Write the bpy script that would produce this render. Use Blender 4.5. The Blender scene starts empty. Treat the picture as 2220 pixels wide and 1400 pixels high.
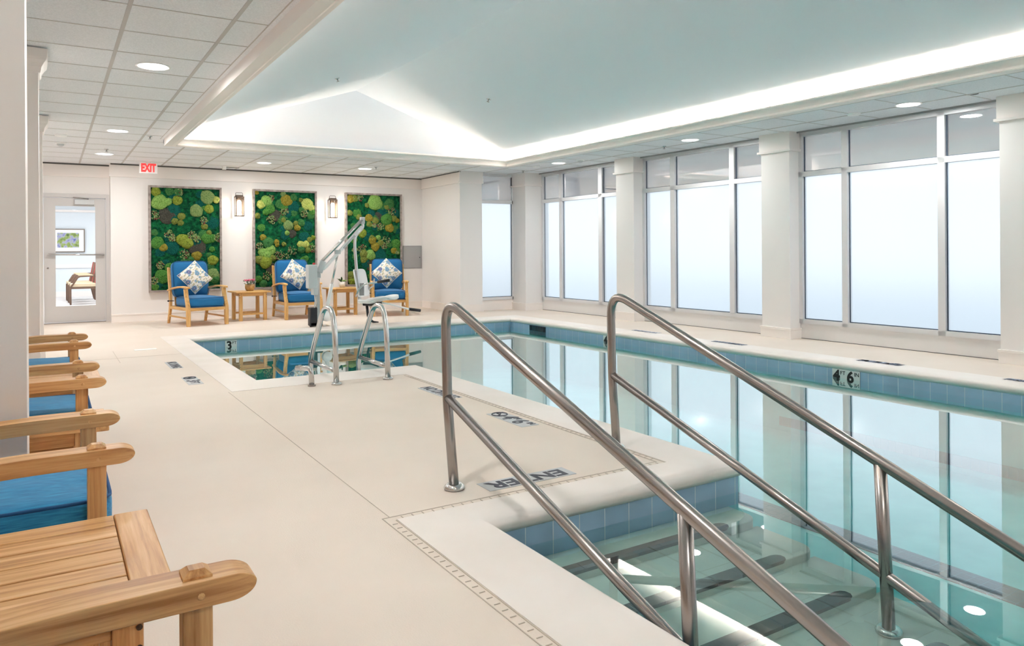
import bpy, math, random
from mathutils import Vector, Matrix
from mathutils.geometry import tessellate_polygon
random.seed(7)
PI = math.pi
sc = bpy.context.scene
col = sc.collection

# ------------------------------------------------------------------ camera
CAM_H = 1.165
TH, RO = 0.557277, 0.00674
R_ = Vector((math.cos(TH), -math.sin(TH), 0)); F_ = Vector((math.sin(TH), math.cos(TH), 0)); U_ = Vector((0, 0, 1))
cx_ = math.cos(RO) * R_ - math.sin(RO) * U_
cy_ = math.sin(RO) * R_ + math.cos(RO) * U_
cd = bpy.data.cameras.new('camera'); cam = bpy.data.objects.new('camera', cd); col.objects.link(cam)
M = Matrix.Identity(4)
for i in range(3):
    M[i][0] = cx_[i]; M[i][1] = cy_[i]; M[i][2] = -F_[i]
M[2][3] = CAM_H
cam.matrix_world = M
cd.sensor_width = 36; cd.lens = 1605 / 2220 * 36; cd.shift_y = -(700 - 543.6) / 2220
cd.clip_start = 0.05; cd.clip_end = 200
sc.camera = cam

# ------------------------------------------------------------------ world / exposure
w = bpy.data.worlds.new('sky'); sc.world = w; w.use_nodes = True
w.node_tree.nodes['Background'].inputs[0].default_value = (0.86, 0.94, 1.0, 1)
w.node_tree.nodes['Background'].inputs[1].default_value = 0.52
sc.view_settings.view_transform = 'Standard'; sc.view_settings.look = 'None'
sc.view_settings.exposure = 1.4; sc.view_settings.gamma = 1.0
sc.view_settings.use_curve_mapping = False
sc.cycles.use_denoising = True; sc.cycles.use_light_tree = False
sc.cycles.max_bounces = 18; sc.cycles.diffuse_bounces = 14; sc.cycles.glossy_bounces = 6
sc.cycles.transmission_bounces = 8; sc.cycles.transparent_max_bounces = 12
sc.cycles.sample_clamp_indirect = 10.0
sc.cycles.caustics_reflective = False; sc.cycles.caustics_refractive = False

DOWN = 9.6        # watts of each downlight
COVE = 122.0        # watts of each long cove strip

def area(name, loc, sx, sy, power, color, rot):
    d = bpy.data.lights.new(name, 'AREA'); d.shape = 'RECTANGLE'; d.size = sx; d.size_y = sy
    d.energy = power; d.color = color
    o = bpy.data.objects.new(name, d); o.location = loc; o.rotation_euler = rot; col.objects.link(o)
    return o

# ------------------------------------------------------------------ materials
def srgb(r, g, b):
    f = lambda c: (c / 255 / 12.92) if c <= 10 else ((c / 255 + 0.055) / 1.055) ** 2.4
    return (f(r), f(g), f(b), 1)
MT = {}
def mat(name, color, rough=0.5, metal=0.0, emit=None, es=0.0, spec=0.5, coat=0.0):
    m = bpy.data.materials.new(name); m.use_nodes = True
    p = m.node_tree.nodes['Principled BSDF']
    p.inputs['Base Color'].default_value = color; p.inputs['Roughness'].default_value = rough
    p.inputs['Metallic'].default_value = metal; p.inputs['Specular IOR Level'].default_value = spec
    p.inputs['Coat Weight'].default_value = coat
    if emit: p.inputs['Emission Color'].default_value = emit; p.inputs['Emission Strength'].default_value = es
    MT[name] = m
    return m
def nd(m, t, **k):
    n = m.node_tree.nodes.new(t)
    for a, b in k.items(): setattr(n, a, b)
    return n
def lk(m, a, b): m.node_tree.links.new(a, b)
def P(m): return m.node_tree.nodes['Principled BSDF']
def ramp(m, stops):
    r = nd(m, 'ShaderNodeValToRGB'); e = r.color_ramp.elements
    while len(e) < len(stops): e.new(0.5)
    for el, (p, c) in zip(e, stops): el.position = p; el.color = c
    return r
def noise_col(m, c1, c2, scale=8, detail=4, stretch=(1, 1, 1), lo=0.35, hi=0.65, bump=0.0, bscale=None, rough=None):
    tc = nd(m, 'ShaderNodeTexCoord'); mp = nd(m, 'ShaderNodeMapping'); mp.inputs['Scale'].default_value = stretch
    lk(m, tc.outputs['Object'], mp.inputs[0])
    n = nd(m, 'ShaderNodeTexNoise'); n.inputs['Scale'].default_value = scale; n.inputs['Detail'].default_value = detail
    lk(m, mp.outputs[0], n.inputs['Vector'])
    r = ramp(m, [(lo, c1), (hi, c2)]); lk(m, n.outputs[0], r.inputs[0]); lk(m, r.outputs[0], P(m).inputs['Base Color'])
    if bump:
        n2 = n
        if bscale:
            n2 = nd(m, 'ShaderNodeTexNoise'); n2.inputs['Scale'].default_value = bscale; n2.inputs['Detail'].default_value = 3
            lk(m, mp.outputs[0], n2.inputs['Vector'])
        b = nd(m, 'ShaderNodeBump'); b.inputs['Strength'].default_value = bump; b.inputs['Distance'].default_value = 0.01
        lk(m, n2.outputs[0], b.inputs['Height']); lk(m, b.outputs[0], P(m).inputs['Normal'])
    return m

wall_m = mat('wall_paint', srgb(238, 235, 233), 0.55)
trim_m = mat('white_trim', srgb(243, 237, 233), 0.4)
vault_m = mat('vault_paint', srgb(232, 239, 247), 0.7)
tile_m = noise_col(mat('ceiling_tile', srgb(205, 203, 200), 0.9), srgb(228, 231, 235), srgb(240, 242, 246), 90, 2, bump=0.3)
grid_m = mat('ceiling_grid', srgb(196, 193, 191), 0.6)
shade_m = mat('painted_shade', srgb(92, 90, 88), 0.8)  # shade as a dark colour, for strips at ceiling line and window base
deck_m = noise_col(mat('deck', srgb(228, 214, 199), 0.65), srgb(226, 213, 200), srgb(231, 219, 207), 1.3, 6, bump=0.12, bscale=160)
cope_m = noise_col(mat('coping', srgb(236, 224, 214), 0.45), srgb(238, 229, 221), srgb(244, 236, 230), 2.2, 6)
joint_m = mat('joint', srgb(198, 186, 173), 0.9)
plaster_m = noise_col(mat('pool_plaster', srgb(190, 226, 224), 0.7), srgb(98, 200, 202), srgb(128, 216, 216), 3, 5)
step_m = noise_col(mat('step_plaster', srgb(205, 208, 196), 0.7), srgb(196, 204, 196), srgb(214, 216, 204), 5, 6)
navy_m = mat('navy_tile', srgb(16, 20, 34), 0.25)
steel_m = mat('brushed_steel', (0.37, 0.34, 0.325, 1), 0.27, 1.0)
steel2_m = mat('polished_steel', (0.62, 0.62, 0.61, 1), 0.16, 1.0)
alu_m = mat('window_aluminium', srgb(222, 222, 224), 0.35, 0.1)
gasket_m = mat('gasket', srgb(40, 62, 84), 0.5)
blackp_m = mat('black_plastic', srgb(26, 26, 32), 0.45)
greyp_m = mat('grey_plastic', srgb(206, 209, 211), 0.4)
whitep_m = mat('white_plastic', srgb(250, 250, 250), 0.3)
bronze_m = mat('lantern_bronze', srgb(86, 72, 62), 0.5, 0.5)
doorp_m = mat('door_paint', srgb(208, 206, 205), 0.4)
greyd_m = mat('panel_grey', srgb(152, 152, 152), 0.45)
red_m = mat('red_button', srgb(200, 60, 60), 0.4)
frame_m = noise_col(mat('weathered_frame', srgb(150, 140, 134), 0.8), srgb(128, 118, 114), srgb(172, 162, 156), 14, 5)
lens_m = mat('light_lens', (1, 1, 1, 1), 0.5, emit=(1.0, 0.98, 0.96, 1), es=2.0)
cove_m = mat('cove_strip', (1, 1, 1, 1), 0.5, emit=(1.0, 0.80, 0.62, 1), es=1.5)
lamp_m = mat('lamp_glow', (1, 1, 1, 1), 0.5, emit=(1.0, 0.84, 0.66, 1), es=16)
exit_m = mat('exit_red', srgb(240, 70, 70), 0.5, emit=(1.0, 0.05, 0.05, 1), es=0.25)
plate_m = mat('marker_plate', srgb(196, 198, 200), 0.6)
ink_m = mat('marker_ink', srgb(62, 64, 76), 0.6)
ink_glare_m = mat('glare_pale_ink', srgb(128, 136, 158), 0.5)  # ink lightened to paint in the glare on the window side
plate_glare_m = mat('glare_pale_plate', srgb(214, 216, 222), 0.35)  # paler, glossier plate; glare is part of its colour
black_m = mat('black_ink', srgb(14, 14, 16), 0.5)
wtile_m = mat('white_tile', srgb(228, 230, 228), 0.25)
terra_m = noise_col(mat('tan_pot', srgb(176, 140, 84), 0.35), srgb(150, 110, 60), srgb(196, 164, 110), 12, 4)
ceram_m = mat('white_pot', srgb(226, 222, 214), 0.5)
soil_m = mat('soil', srgb(70, 54, 40), 0.9)
leafd_m = mat('dark_leaf', srgb(42, 78, 44), 0.5)
leafl_m = mat('pale_leaf', srgb(150, 186, 116), 0.5)
leafg_m = mat('grey_leaf', srgb(128, 148, 132), 0.6)
pink_m = mat('pink_petal', srgb(206, 96, 124), 0.6)
ground_m = mat('outside_ground', srgb(200, 210, 218), 0.9)
beige_m = mat('beige_upholstery', srgb(216, 196, 164), 0.8)
redf_m = mat('red_upholstery', srgb(168, 62, 52), 0.8)
dwood_m = mat('dark_wood', srgb(112, 84, 66), 0.45)
lobby_m = mat('lobby_wall', srgb(226, 234, 240), 0.6)
lobbyf_m = mat('lobby_floor', srgb(224, 220, 218), 0.6)
tape_m = mat('white_tape', srgb(248, 246, 243), 0.6)

def wood(name, axis, c1, c2, c3):
    m = mat(name, c2, 0.42)
    st = [20, 20, 20]; st[axis] = 0.9
    tc = nd(m, 'ShaderNodeTexCoord'); mp = nd(m, 'ShaderNodeMapping'); mp.inputs['Scale'].default_value = st
    oi = nd(m, 'ShaderNodeObjectInfo'); ad = nd(m, 'ShaderNodeVectorMath', operation='ADD')
    sm = nd(m, 'ShaderNodeVectorMath', operation='SCALE'); sm.inputs[0].default_value = (3.1, 5.3, 7.7)
    lk(m, oi.outputs['Random'], sm.inputs['Scale'])
    lk(m, tc.outputs['Object'], ad.inputs[0]); lk(m, sm.outputs[0], ad.inputs[1]); lk(m, ad.outputs[0], mp.inputs[0])
    n = nd(m, 'ShaderNodeTexNoise'); n.inputs['Scale'].default_value = 2.6; n.inputs['Detail'].default_value = 7
    n.inputs['Distortion'].default_value = 0.25; n.inputs['Roughness'].default_value = 0.62
    lk(m, mp.outputs[0], n.inputs['Vector'])
    r = ramp(m, [(0.3, c1), (0.5, c2), (0.72, c3)]); lk(m, n.outputs[0], r.inputs[0]); lk(m, r.outputs[0], P(m).inputs['Base Color'])
    b = nd(m, 'ShaderNodeBump'); b.inputs['Strength'].default_value = 0.08; b.inputs['Distance'].default_value = 0.002
    lk(m, n.outputs[0], b.inputs['Height']); lk(m, b.outputs[0], P(m).inputs['Normal'])
    return m
WC = (srgb(158, 104, 54), srgb(204, 154, 98), srgb(230, 190, 138))
teak = [wood('teak_grain_' + 'xyz'[a], a, *WC) for a in range(3)]
WD = (srgb(178, 124, 62), srgb(212, 166, 100), srgb(232, 194, 134))
lteak = [wood('light_teak_' + 'xyz'[a], a, *WD) for a in range(3)]

def fabric(name, c1, c2, axis=1):
    m = mat(name, c1, 0.85)
    st = [1, 1, 1]; st[axis] = 0.06
    tc = nd(m, 'ShaderNodeTexCoord'); mp = nd(m, 'ShaderNodeMapping'); mp.inputs['Scale'].default_value = [s * 260 for s in st]
    lk(m, tc.outputs['Object'], mp.inputs[0])
    n = nd(m, 'ShaderNodeTexNoise'); n.inputs['Scale'].default_value = 1; n.inputs['Detail'].default_value = 2
    lk(m, mp.outputs[0], n.inputs['Vector'])
    r = ramp(m, [(0.3, c1), (0.7, c2)]); lk(m, n.outputs[0], r.inputs[0]); lk(m, r.outputs[0], P(m).inputs['Base Color'])
    n2 = nd(m, 'ShaderNodeTexNoise'); n2.inputs['Scale'].default_value = 7; n2.inputs['Detail'].default_value = 3
    lk(m, tc.outputs['Object'], n2.inputs['Vector'])
    b = nd(m, 'ShaderNodeBump'); b.inputs['Strength'].default_value = 0.35; b.inputs['Distance'].default_value = 0.02
    lk(m, n2.outputs[0], b.inputs['Height']); lk(m, b.outputs[0], P(m).inputs['Normal'])
    P(m).inputs['Sheen Weight'].default_value = 0.15
    return m
blue_near = fabric('blue_slub_fabric', srgb(6, 104, 158), srgb(46, 148, 194))
blue_far = fabric('blue_plain_fabric', srgb(4, 96, 150), srgb(10, 110, 166))
pipe_m = mat('blue_piping', srgb(10, 72, 122), 0.8)

def floral():
    m = mat('floral_fabric', srgb(236, 230, 222), 0.85)
    T = m.node_tree
    tc = nd(m, 'ShaderNodeTexCoord')
    def mth(op, a, b=None, c=None):
        n = nd(m, 'ShaderNodeMath', operation=op)
        for i, v in enumerate((a, b, c)):
            if v is None: continue
            if isinstance(v, (int, float)): n.inputs[i].default_value = v
            else: lk(m, v, n.inputs[i])
        return n.outputs[0]
    def flowers(scale, R, petals, off, thick=0.45):
        mp = nd(m, 'ShaderNodeMapping'); mp.inputs['Scale'].default_value = (scale, scale, 0.0)
        mp.inputs['Location'].default_value = (off, off * 0.7, 0)
        lk(m, tc.outputs['Object'], mp.inputs[0])
        v = nd(m, 'ShaderNodeTexVoronoi'); v.voronoi_dimensions = '2D'; v.inputs['Scale'].default_value = 1; v.inputs['Randomness'].default_value = 0.75
        lk(m, mp.outputs[0], v.inputs['Vector'])
        sb = nd(m, 'ShaderNodeVectorMath', operation='SUBTRACT'); lk(m, mp.outputs[0], sb.inputs[0]); lk(m, v.outputs['Position'], sb.inputs[1])
        sx = nd(m, 'ShaderNodeSeparateXYZ'); lk(m, sb.outputs[0], sx.inputs[0])
        ang = mth('ARCTAN2', sx.outputs[1], sx.outputs[0])
        rad = v.outputs['Distance']
        c = mth('ABSOLUTE', mth('COSINE', mth('MULTIPLY', ang, petals / 2)))
        lim = mth('MULTIPLY', mth('ADD', mth('MULTIPLY', c, thick), 1 - thick), R)
        inside = mth('LESS_THAN', rad, lim)
        core = mth('LESS_THAN', rad, R * 0.2)
        return inside, core, v.outputs['Color']
    base = nd(m, 'ShaderNodeRGB'); base.outputs[0].default_value = srgb(238, 232, 222)
    cur = base.outputs[0]
    def over(cur, fac, colr):
        mx = nd(m, 'ShaderNodeMix', data_type='RGBA'); lk(m, fac, mx.inputs['Factor']); lk(m, cur, mx.inputs['A'])
        if isinstance(colr, tuple): mx.inputs['B'].default_value = colr
        else: lk(m, colr, mx.inputs['B'])
        return mx.outputs['Result']
    i3, c3, _ = flowers(19, 0.32, 2, 5.3, 0.85); cur = over(cur, i3, srgb(172, 172, 136))
    i4, c4, _ = flowers(16, 0.26, 2, 9.1, 0.85); cur = over(cur, i4, srgb(204, 188, 156))
    i2, c2, _ = flowers(10, 0.24, 6, 2.2); cur = over(cur, i2, srgb(136, 168, 188)); cur = over(cur, c2, srgb(150, 140, 160))
    i1, c1, vc = flowers(6.4, 0.30, 11, 0.4)
    sp = nd(m, 'ShaderNodeSeparateColor'); lk(m, vc, sp.inputs[0])
    rr = ramp(m, [(0.3, srgb(86, 106, 152)), (0.7, srgb(112, 156, 184))]); lk(m, sp.outputs[0], rr.inputs[0])
    cur = over(cur, i1, rr.outputs[0]); cur = over(cur, c1, srgb(190, 160, 170))
    lk(m, cur, P(m).inputs['Base Color'])
    return m
floral_m = floral()

def moss(name, c1, c2, sc_=60, bump=0.9):
    return noise_col(mat(name, c1, 0.95, spec=0.15), c1, c2, sc_, 3, lo=0.35, hi=0.68, bump=bump)
MOSS = dict(base=moss('moss_deep', srgb(4, 52, 36), srgb(20, 104, 60), 16), lime=moss('moss_lime', srgb(98, 140, 62), srgb(146, 182, 100)),
            yolive=moss('moss_chartreuse', srgb(98, 118, 34), srgb(148, 160, 68)), sage=moss('moss_sage', srgb(92, 122, 70), srgb(140, 160, 100)),
            green2=moss('moss_mid', srgb(36, 92, 50), srgb(76, 126, 68)), olive=moss('moss_olive', srgb(92, 106, 42), srgb(134, 142, 72)),
            grass=moss('moss_grass', srgb(46, 100, 42), srgb(90, 142, 64)), mustard=moss('moss_mustard', srgb(112, 102, 30), srgb(156, 146, 62)),
            yellow=moss('moss_yellow', srgb(140, 158, 72), srgb(196, 200, 116)), bark=moss('moss_bark', srgb(50, 52, 46), srgb(80, 78, 70)),
            teal=moss('moss_teal', srgb(6, 62, 58), srgb(22, 98, 84)))

# brick style tiles on a wall: axis = which object coordinate runs along the wall
def tiles(name, axis, c, grout, size, off=0.0, z=False, width=0.03):
    m = mat(name, c, 0.22)
    tc = nd(m, 'ShaderNodeTexCoord'); sx = nd(m, 'ShaderNodeSeparateXYZ'); lk(m, tc.outputs['Object'], sx.inputs[0])
    def line(o, offv):
        a = nd(m, 'ShaderNodeMath', operation='ADD'); lk(m, o, a.inputs[0]); a.inputs[1].default_value = offv + 100 * size
        d = nd(m, 'ShaderNodeMath', operation='DIVIDE'); lk(m, a.outputs[0], d.inputs[0]); d.inputs[1].default_value = size
        f = nd(m, 'ShaderNodeMath', operation='FRACT'); lk(m, d.outputs[0], f.inputs[0])
        l = nd(m, 'ShaderNodeMath', operation='LESS_THAN'); lk(m, f.outputs[0], l.inputs[0]); l.inputs[1].default_value = width
        return l.outputs[0]
    f = line(sx.outputs[axis], off)
    if z is not False:
        g = line(sx.outputs[z], 0.0); mx_ = nd(m, 'ShaderNodeMath', operation='MAXIMUM'); lk(m, f, mx_.inputs[0]); lk(m, g, mx_.inputs[1]); f = mx_.outputs[0]
    n = nd(m, 'ShaderNodeTexNoise'); n.inputs['Scale'].default_value = 3; lk(m, tc.outputs['Object'], n.inputs['Vector'])
    c0 = tuple(v * 0.86 for v in c[:3]) + (1,)
    r = ramp(m, [(0.35, c0), (0.65, c)]); lk(m, n.outputs[0], r.inputs[0])
    mx = nd(m, 'ShaderNodeMix', data_type='RGBA'); lk(m, f, mx.inputs['Factor']); lk(m, r.outputs[0], mx.inputs['A']); mx.inputs['B'].default_value = grout
    lk(m, mx.outputs['Result'], P(m).inputs['Base Color'])
    return m
TB = srgb(160, 192, 220); GR = srgb(214, 224, 228)
tileX = tiles('blue_tile_x', 0, TB, GR, 0.152, 0.02); tileY = tiles('blue_tile_y', 1, TB, GR, 0.152, 0.02)
navyX = tiles('navy_tile_x', 0, srgb(5, 7, 16), srgb(60, 72, 86), 0.152, 0, width=0.02)
navyY = tiles('navy_tile_y', 1, srgb(6, 14, 32), srgb(70, 110, 124), 0.076, 0, z=0, width=0.05)

def shader_mat(name):
    m = bpy.data.materials.new(name); m.use_nodes = True
    m.node_tree.nodes.remove(m.node_tree.nodes['Principled BSDF']); return m
def out(m): return m.node_tree.nodes['Material Output'].inputs['Surface']

water_m = shader_mat('pool_water')
tr = nd(water_m, 'ShaderNodeBsdfTransparent'); tr.inputs[0].default_value = (0.78, 0.95, 0.95, 1)
gl = nd(water_m, 'ShaderNodeBsdfGlossy'); gl.inputs['Roughness'].default_value = 0.0; gl.inputs[0].default_value = (0.95, 1.0, 1.0, 1)
fr = nd(water_m, 'ShaderNodeFresnel'); fr.inputs['IOR'].default_value = 1.34
ml = nd(water_m, 'ShaderNodeMath', operation='MULTIPLY_ADD'); ml.inputs[1].default_value = 3.0; ml.inputs[2].default_value = -0.09; ml.use_clamp = True
lk(water_m, fr.outputs[0], ml.inputs[0])
mn = nd(water_m, 'ShaderNodeMath', operation='MINIMUM'); mn.inputs[1].default_value = 0.70; lk(water_m, ml.outputs[0], mn.inputs[0])
mx = nd(water_m, 'ShaderNodeMixShader'); lk(water_m, mn.outputs[0], mx.inputs[0]); lk(water_m, tr.outputs[0], mx.inputs[1]); lk(water_m, gl.outputs[0], mx.inputs[2])
lk(water_m, mx.outputs[0], out(water_m))
wn = nd(water_m, 'ShaderNodeTexNoise'); wn.inputs['Scale'].default_value = 1.6; wn.inputs['Detail'].default_value = 1
wtc = nd(water_m, 'ShaderNodeTexCoord'); lk(water_m, wtc.outputs['Object'], wn.inputs['Vector'])
wb = nd(water_m, 'ShaderNodeBump'); wb.inputs['Strength'].default_value = 0.03; wb.inputs['Distance'].default_value = 0.02
lk(water_m, wn.outputs[0], wb.inputs['Height']); lk(water_m, wb.outputs[0], gl.inputs['Normal'])

def glass_thin(name, tint, refl=0.5):
    m = shader_mat(name); a = nd(m, 'ShaderNodeBsdfTransparent'); a.inputs[0].default_value = tint
    g = nd(m, 'ShaderNodeBsdfGlossy'); g.inputs['Roughness'].default_value = 0.0
    f = nd(m, 'ShaderNodeFresnel'); f.inputs['IOR'].default_value = 1.45
    x = nd(m, 'ShaderNodeMixShader'); lk(m, f.outputs[0], x.inputs[0]); lk(m, a.outputs[0], x.inputs[1]); lk(m, g.outputs[0], x.inputs[2]); lk(m, x.outputs[0], out(m)); return m
clear_m = glass_thin('clear_glass', (0.97, 0.98, 0.98, 1))
frost_m = shader_mat('frosted_glass')
a = nd(frost_m, 'ShaderNodeBsdfTranslucent'); a.inputs[0].default_value = (0.93, 0.96, 0.98, 1)
b = nd(frost_m, 'ShaderNodeBsdfRefraction'); b.inputs['IOR'].default_value = 1.06; b.inputs['Roughness'].default_value = 0.85; b.inputs[0].default_value = (0.97, 0.98, 1, 1)
g = nd(frost_m, 'ShaderNodeBsdfGlossy'); g.inputs['Roughness'].default_value = 0.12
x1 = nd(frost_m, 'ShaderNodeMixShader'); x1.inputs[0].default_value = 0.55; lk(frost_m, a.outputs[0], x1.inputs[1]); lk(frost_m, b.outputs[0], x1.inputs[2])
x2 = nd(frost_m, 'ShaderNodeMixShader'); x2.inputs[0].default_value = 0.04; lk(frost_m, x1.outputs[0], x2.inputs[1]); lk(frost_m, g.outputs[0], x2.inputs[2]); lk(frost_m, x2.outputs[0], out(frost_m))
trans_m = shader_mat('transom_glass')
a = nd(trans_m, 'ShaderNodeBsdfTranslucent'); a.inputs[0].default_value = (0.80, 0.76, 0.75, 1)
g = nd(trans_m, 'ShaderNodeBsdfGlossy'); g.inputs['Roughness'].default_value = 0.0; g.inputs[0].default_value = (0.95, 0.93, 0.92, 1)
x1 = nd(trans_m, 'ShaderNodeMixShader'); x1.inputs[0].default_value = 0.70; lk(trans_m, a.outputs[0], x1.inputs[1]); lk(trans_m, g.outputs[0], x1.inputs[2]); lk(trans_m, x1.outputs[0], out(trans_m))

for m_ in (lens_m, cove_m): m_.cycles.emission_sampling = 'NONE'
# ------------------------------------------------------------------ mesh helpers
class MB:
    def __init__(s): s.v = []; s.f = []
    def add(s, vs, fs):
        n = len(s.v); s.v += [tuple(v) for v in vs]; s.f += [tuple(i + n for i in f) for f in fs]; return s
    def box(s, x0, y0, z0, x1, y1, z1, rot=None, piv=None):
        vs = [Vector((x, y, z)) for z in (z0, z1) for x, y in ((x0, y0), (x1, y0), (x1, y1), (x0, y1))]
        if rot is not None:
            p = Vector(piv) if piv else Vector(((x0 + x1) / 2, (y0 + y1) / 2, (z0 + z1) / 2))
            vs = [rot @ (v - p) + p for v in vs]
        return s.add(vs, [(3, 2, 1, 0), (4, 5, 6, 7), (0, 1, 5, 4), (1, 2, 6, 5), (2, 3, 7, 6), (3, 0, 4, 7)])
    def tube(s, pts, r, n=12, caps=True, closed=False):
        pts = [Vector(p) for p in pts]; k = len(pts)
        rs = r if isinstance(r, (list, tuple)) else [r] * k
        rings = []; up = None
        for i, p in enumerate(pts):
            if closed: t = (pts[(i + 1) % k] - pts[i - 1]).normalized()
            else: t = (pts[min(i + 1, k - 1)] - pts[max(i - 1, 0)]).normalized()
            if up is None:
                up = Vector((0, 0, 1)) if abs(t.z) < 0.9 else Vector((1, 0, 0))
            sd = t.cross(up).normalized(); up = sd.cross(t).normalized()
            rings.append([p + rs[i] * (math.cos(a) * sd + math.sin(a) * up) for a in [2 * PI * j / n for j in range(n)]])
        vs = [v for rg in rings for v in rg]; fs = []
        for i in range(k - (0 if closed else 1)):
            i2 = (i + 1) % k
            for j in range(n):
                fs.append((i * n + j, i * n + (j + 1) % n, i2 * n + (j + 1) % n, i2 * n + j))
        if caps and not closed: fs += [tuple(range(n))[::-1], tuple((k - 1) * n + j for j in range(n))]
        return s.add(vs, fs)
    def lathe(s, prof, c=(0, 0, 0), n=24, ax=None):
        k = len(prof); vs = []
        for r, z in prof:
            for j in range(n):
                a = 2 * PI * j / n; v = Vector((r * math.cos(a), r * math.sin(a), z))
                if ax is not None: v = ax @ v
                vs.append(v + Vector(c))
        fs = [(i * n + j, i * n + (j + 1) % n, (i + 1) * n + (j + 1) % n, (i + 1) * n + j) for i in range(k - 1) for j in range(n)]
        if prof[0][0] > 1e-6: fs.append(tuple(range(n))[::-1])
        if prof[-1][0] > 1e-6: fs.append(tuple((k - 1) * n + j for j in range(n)))
        return s.add(vs, fs)
    def blob(s, c, rx, ry, rz, n=10, m=6, amp=0.0, half=False, seed=0, rot=None):
        rnd = random.Random(seed); ph = [rnd.uniform(0, 6.28) for _ in range(6)]
        vs = []; z0 = 0 if half else -PI / 2
        for i in range(m + 1):
            e = z0 + (PI / 2 - z0) * i / m
            for j in range(n):
                a = 2 * PI * j / n
                k = 1 + amp * (math.sin(3 * a + ph[0]) * 0.6 + math.sin(5 * a + ph[1]) * 0.4 + math.sin(4 * e + 2 * a + ph[2]) * 0.4)
                v = Vector((rx * k * math.cos(e) * math.cos(a), ry * k * math.cos(e) * math.sin(a), rz * k * math.sin(e)))
                if rot is not None: v = rot @ v
                vs.append(v + Vector(c))
        fs = [(i * n + j, i * n + (j + 1) % n, (i + 1) * n + (j + 1) % n, (i + 1) * n + j) for i in range(m) for j in range(n)]
        return s.add(vs, fs)
    def prism(s, prof, axis, a0, a1):
        """prof: 2D outline in the two other axes (cyclic order), extruded along axis"""
        n = len(prof)
        def mk(p, a):
            return {0: (a, p[0], p[1]), 1: (p[0], a, p[1]), 2: (p[0], p[1], a)}[axis]
        vs = [mk(p, a0) for p in prof] + [mk(p, a1) for p in prof]
        fs = [tuple(range(n)), tuple(range(2 * n - 1, n - 1, -1))] + [(i, i + n, (i + 1) % n + n, (i + 1) % n) for i in range(n)]
        return s.add(vs, fs)
    def build(s, name, m, parent=None, smooth=False, bevel=0.0, seg=2, loc=None, rotz=None, sub=0, fix=True):
        me = bpy.data.meshes.new(name); me.from_pydata(s.v, [], s.f)
        if fix:
            import bmesh
            bm = bmesh.new(); bm.from_mesh(me); bmesh.ops.remove_doubles(bm, verts=bm.verts, dist=1e-6)
            bmesh.ops.recalc_face_normals(bm, faces=bm.faces); bm.to_mesh(me); bm.free()
        me.materials.append(m)
        if smooth: me.polygons.foreach_set('use_smooth', [True] * len(me.polygons))
        o = bpy.data.objects.new(name, me); col.objects.link(o)
        if parent: o.parent = parent
        if loc is not None: o.location = loc
        if rotz is not None: o.rotation_euler = (0, 0, rotz)
        if sub:
            md = o.modifiers.new('sub', 'SUBSURF'); md.levels = sub; md.render_levels = sub
        if bevel:
            md = o.modifiers.new('bev', 'BEVEL'); md.width = bevel; md.segments = seg; md.limit_method = 'ANGLE'; md.angle_limit = math.radians(40)
            if not smooth:
                me.polygons.foreach_set('use_smooth', [True] * len(me.polygons))
                md.harden_normals = True
        return o
def auto(o, ang=35):
    me = o.data
    me.polygons.foreach_set('use_smooth', [True] * len(me.polygons))
    me.set_sharp_from_angle(angle=math.radians(ang))
    return o
def tag(o, label, cat=None, group=None, kind=None):
    o['label'] = label
    if cat: o['category'] = cat
    if group: o['group'] = group
    if kind: o['kind'] = kind
    return o
def empty(name, loc, rz, label, cat, group=None, kind=None):
    o = bpy.data.objects.new(name, None); o.empty_display_size = 0.1; col.objects.link(o)
    o.location = loc; o.rotation_euler = (0, 0, rz); return tag(o, label, cat, group, kind)
def copy_tree(o, parent=None):
    c = o.copy(); col.objects.link(c)
    if parent is not None: c.parent = parent
    for ch in o.children: copy_tree(ch, c)
    return c
def arc(c, r, a0, a1, n, plane):
    """points on an arc, plane 'yz' or 'xz' or 'xy', angles in degrees"""
    res = []
    for i in range(n + 1):
        a = math.radians(a0 + (a1 - a0) * i / n); p, q = r * math.cos(a), r * math.sin(a)
        v = {'yz': (c[0], c[1] + p, c[2] + q), 'xz': (c[0] + p, c[1], c[2] + q), 'xy': (c[0] + p, c[1] + q, c[2])}[plane]
        res.append(v)
    return res
def fillet(pts, rads, n=6):
    pts = [Vector(p) for p in pts]; res = [pts[0]]
    for i in range(1, len(pts) - 1):
        r = rads[i - 1] if isinstance(rads, (list, tuple)) else rads
        p = pts[i]; a = (pts[i - 1] - p); b = (pts[i + 1] - p); d = min(r, a.length * 0.49, b.length * 0.49)
        pa = p + a.normalized() * d; pb = p + b.normalized() * d
        for k in range(n + 1):
            t = k / n; res.append((1 - t) ** 2 * pa + 2 * t * (1 - t) * p + t * t * pb)
    res.append(pts[-1]); return res
def rbox(name, x0, y0, z0, x1, y1, z1, m, parent=None, bevel=0.003):
    return MB().box(x0, y0, z0, x1, y1, z1).build(name, m, parent, bevel=bevel)
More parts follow.
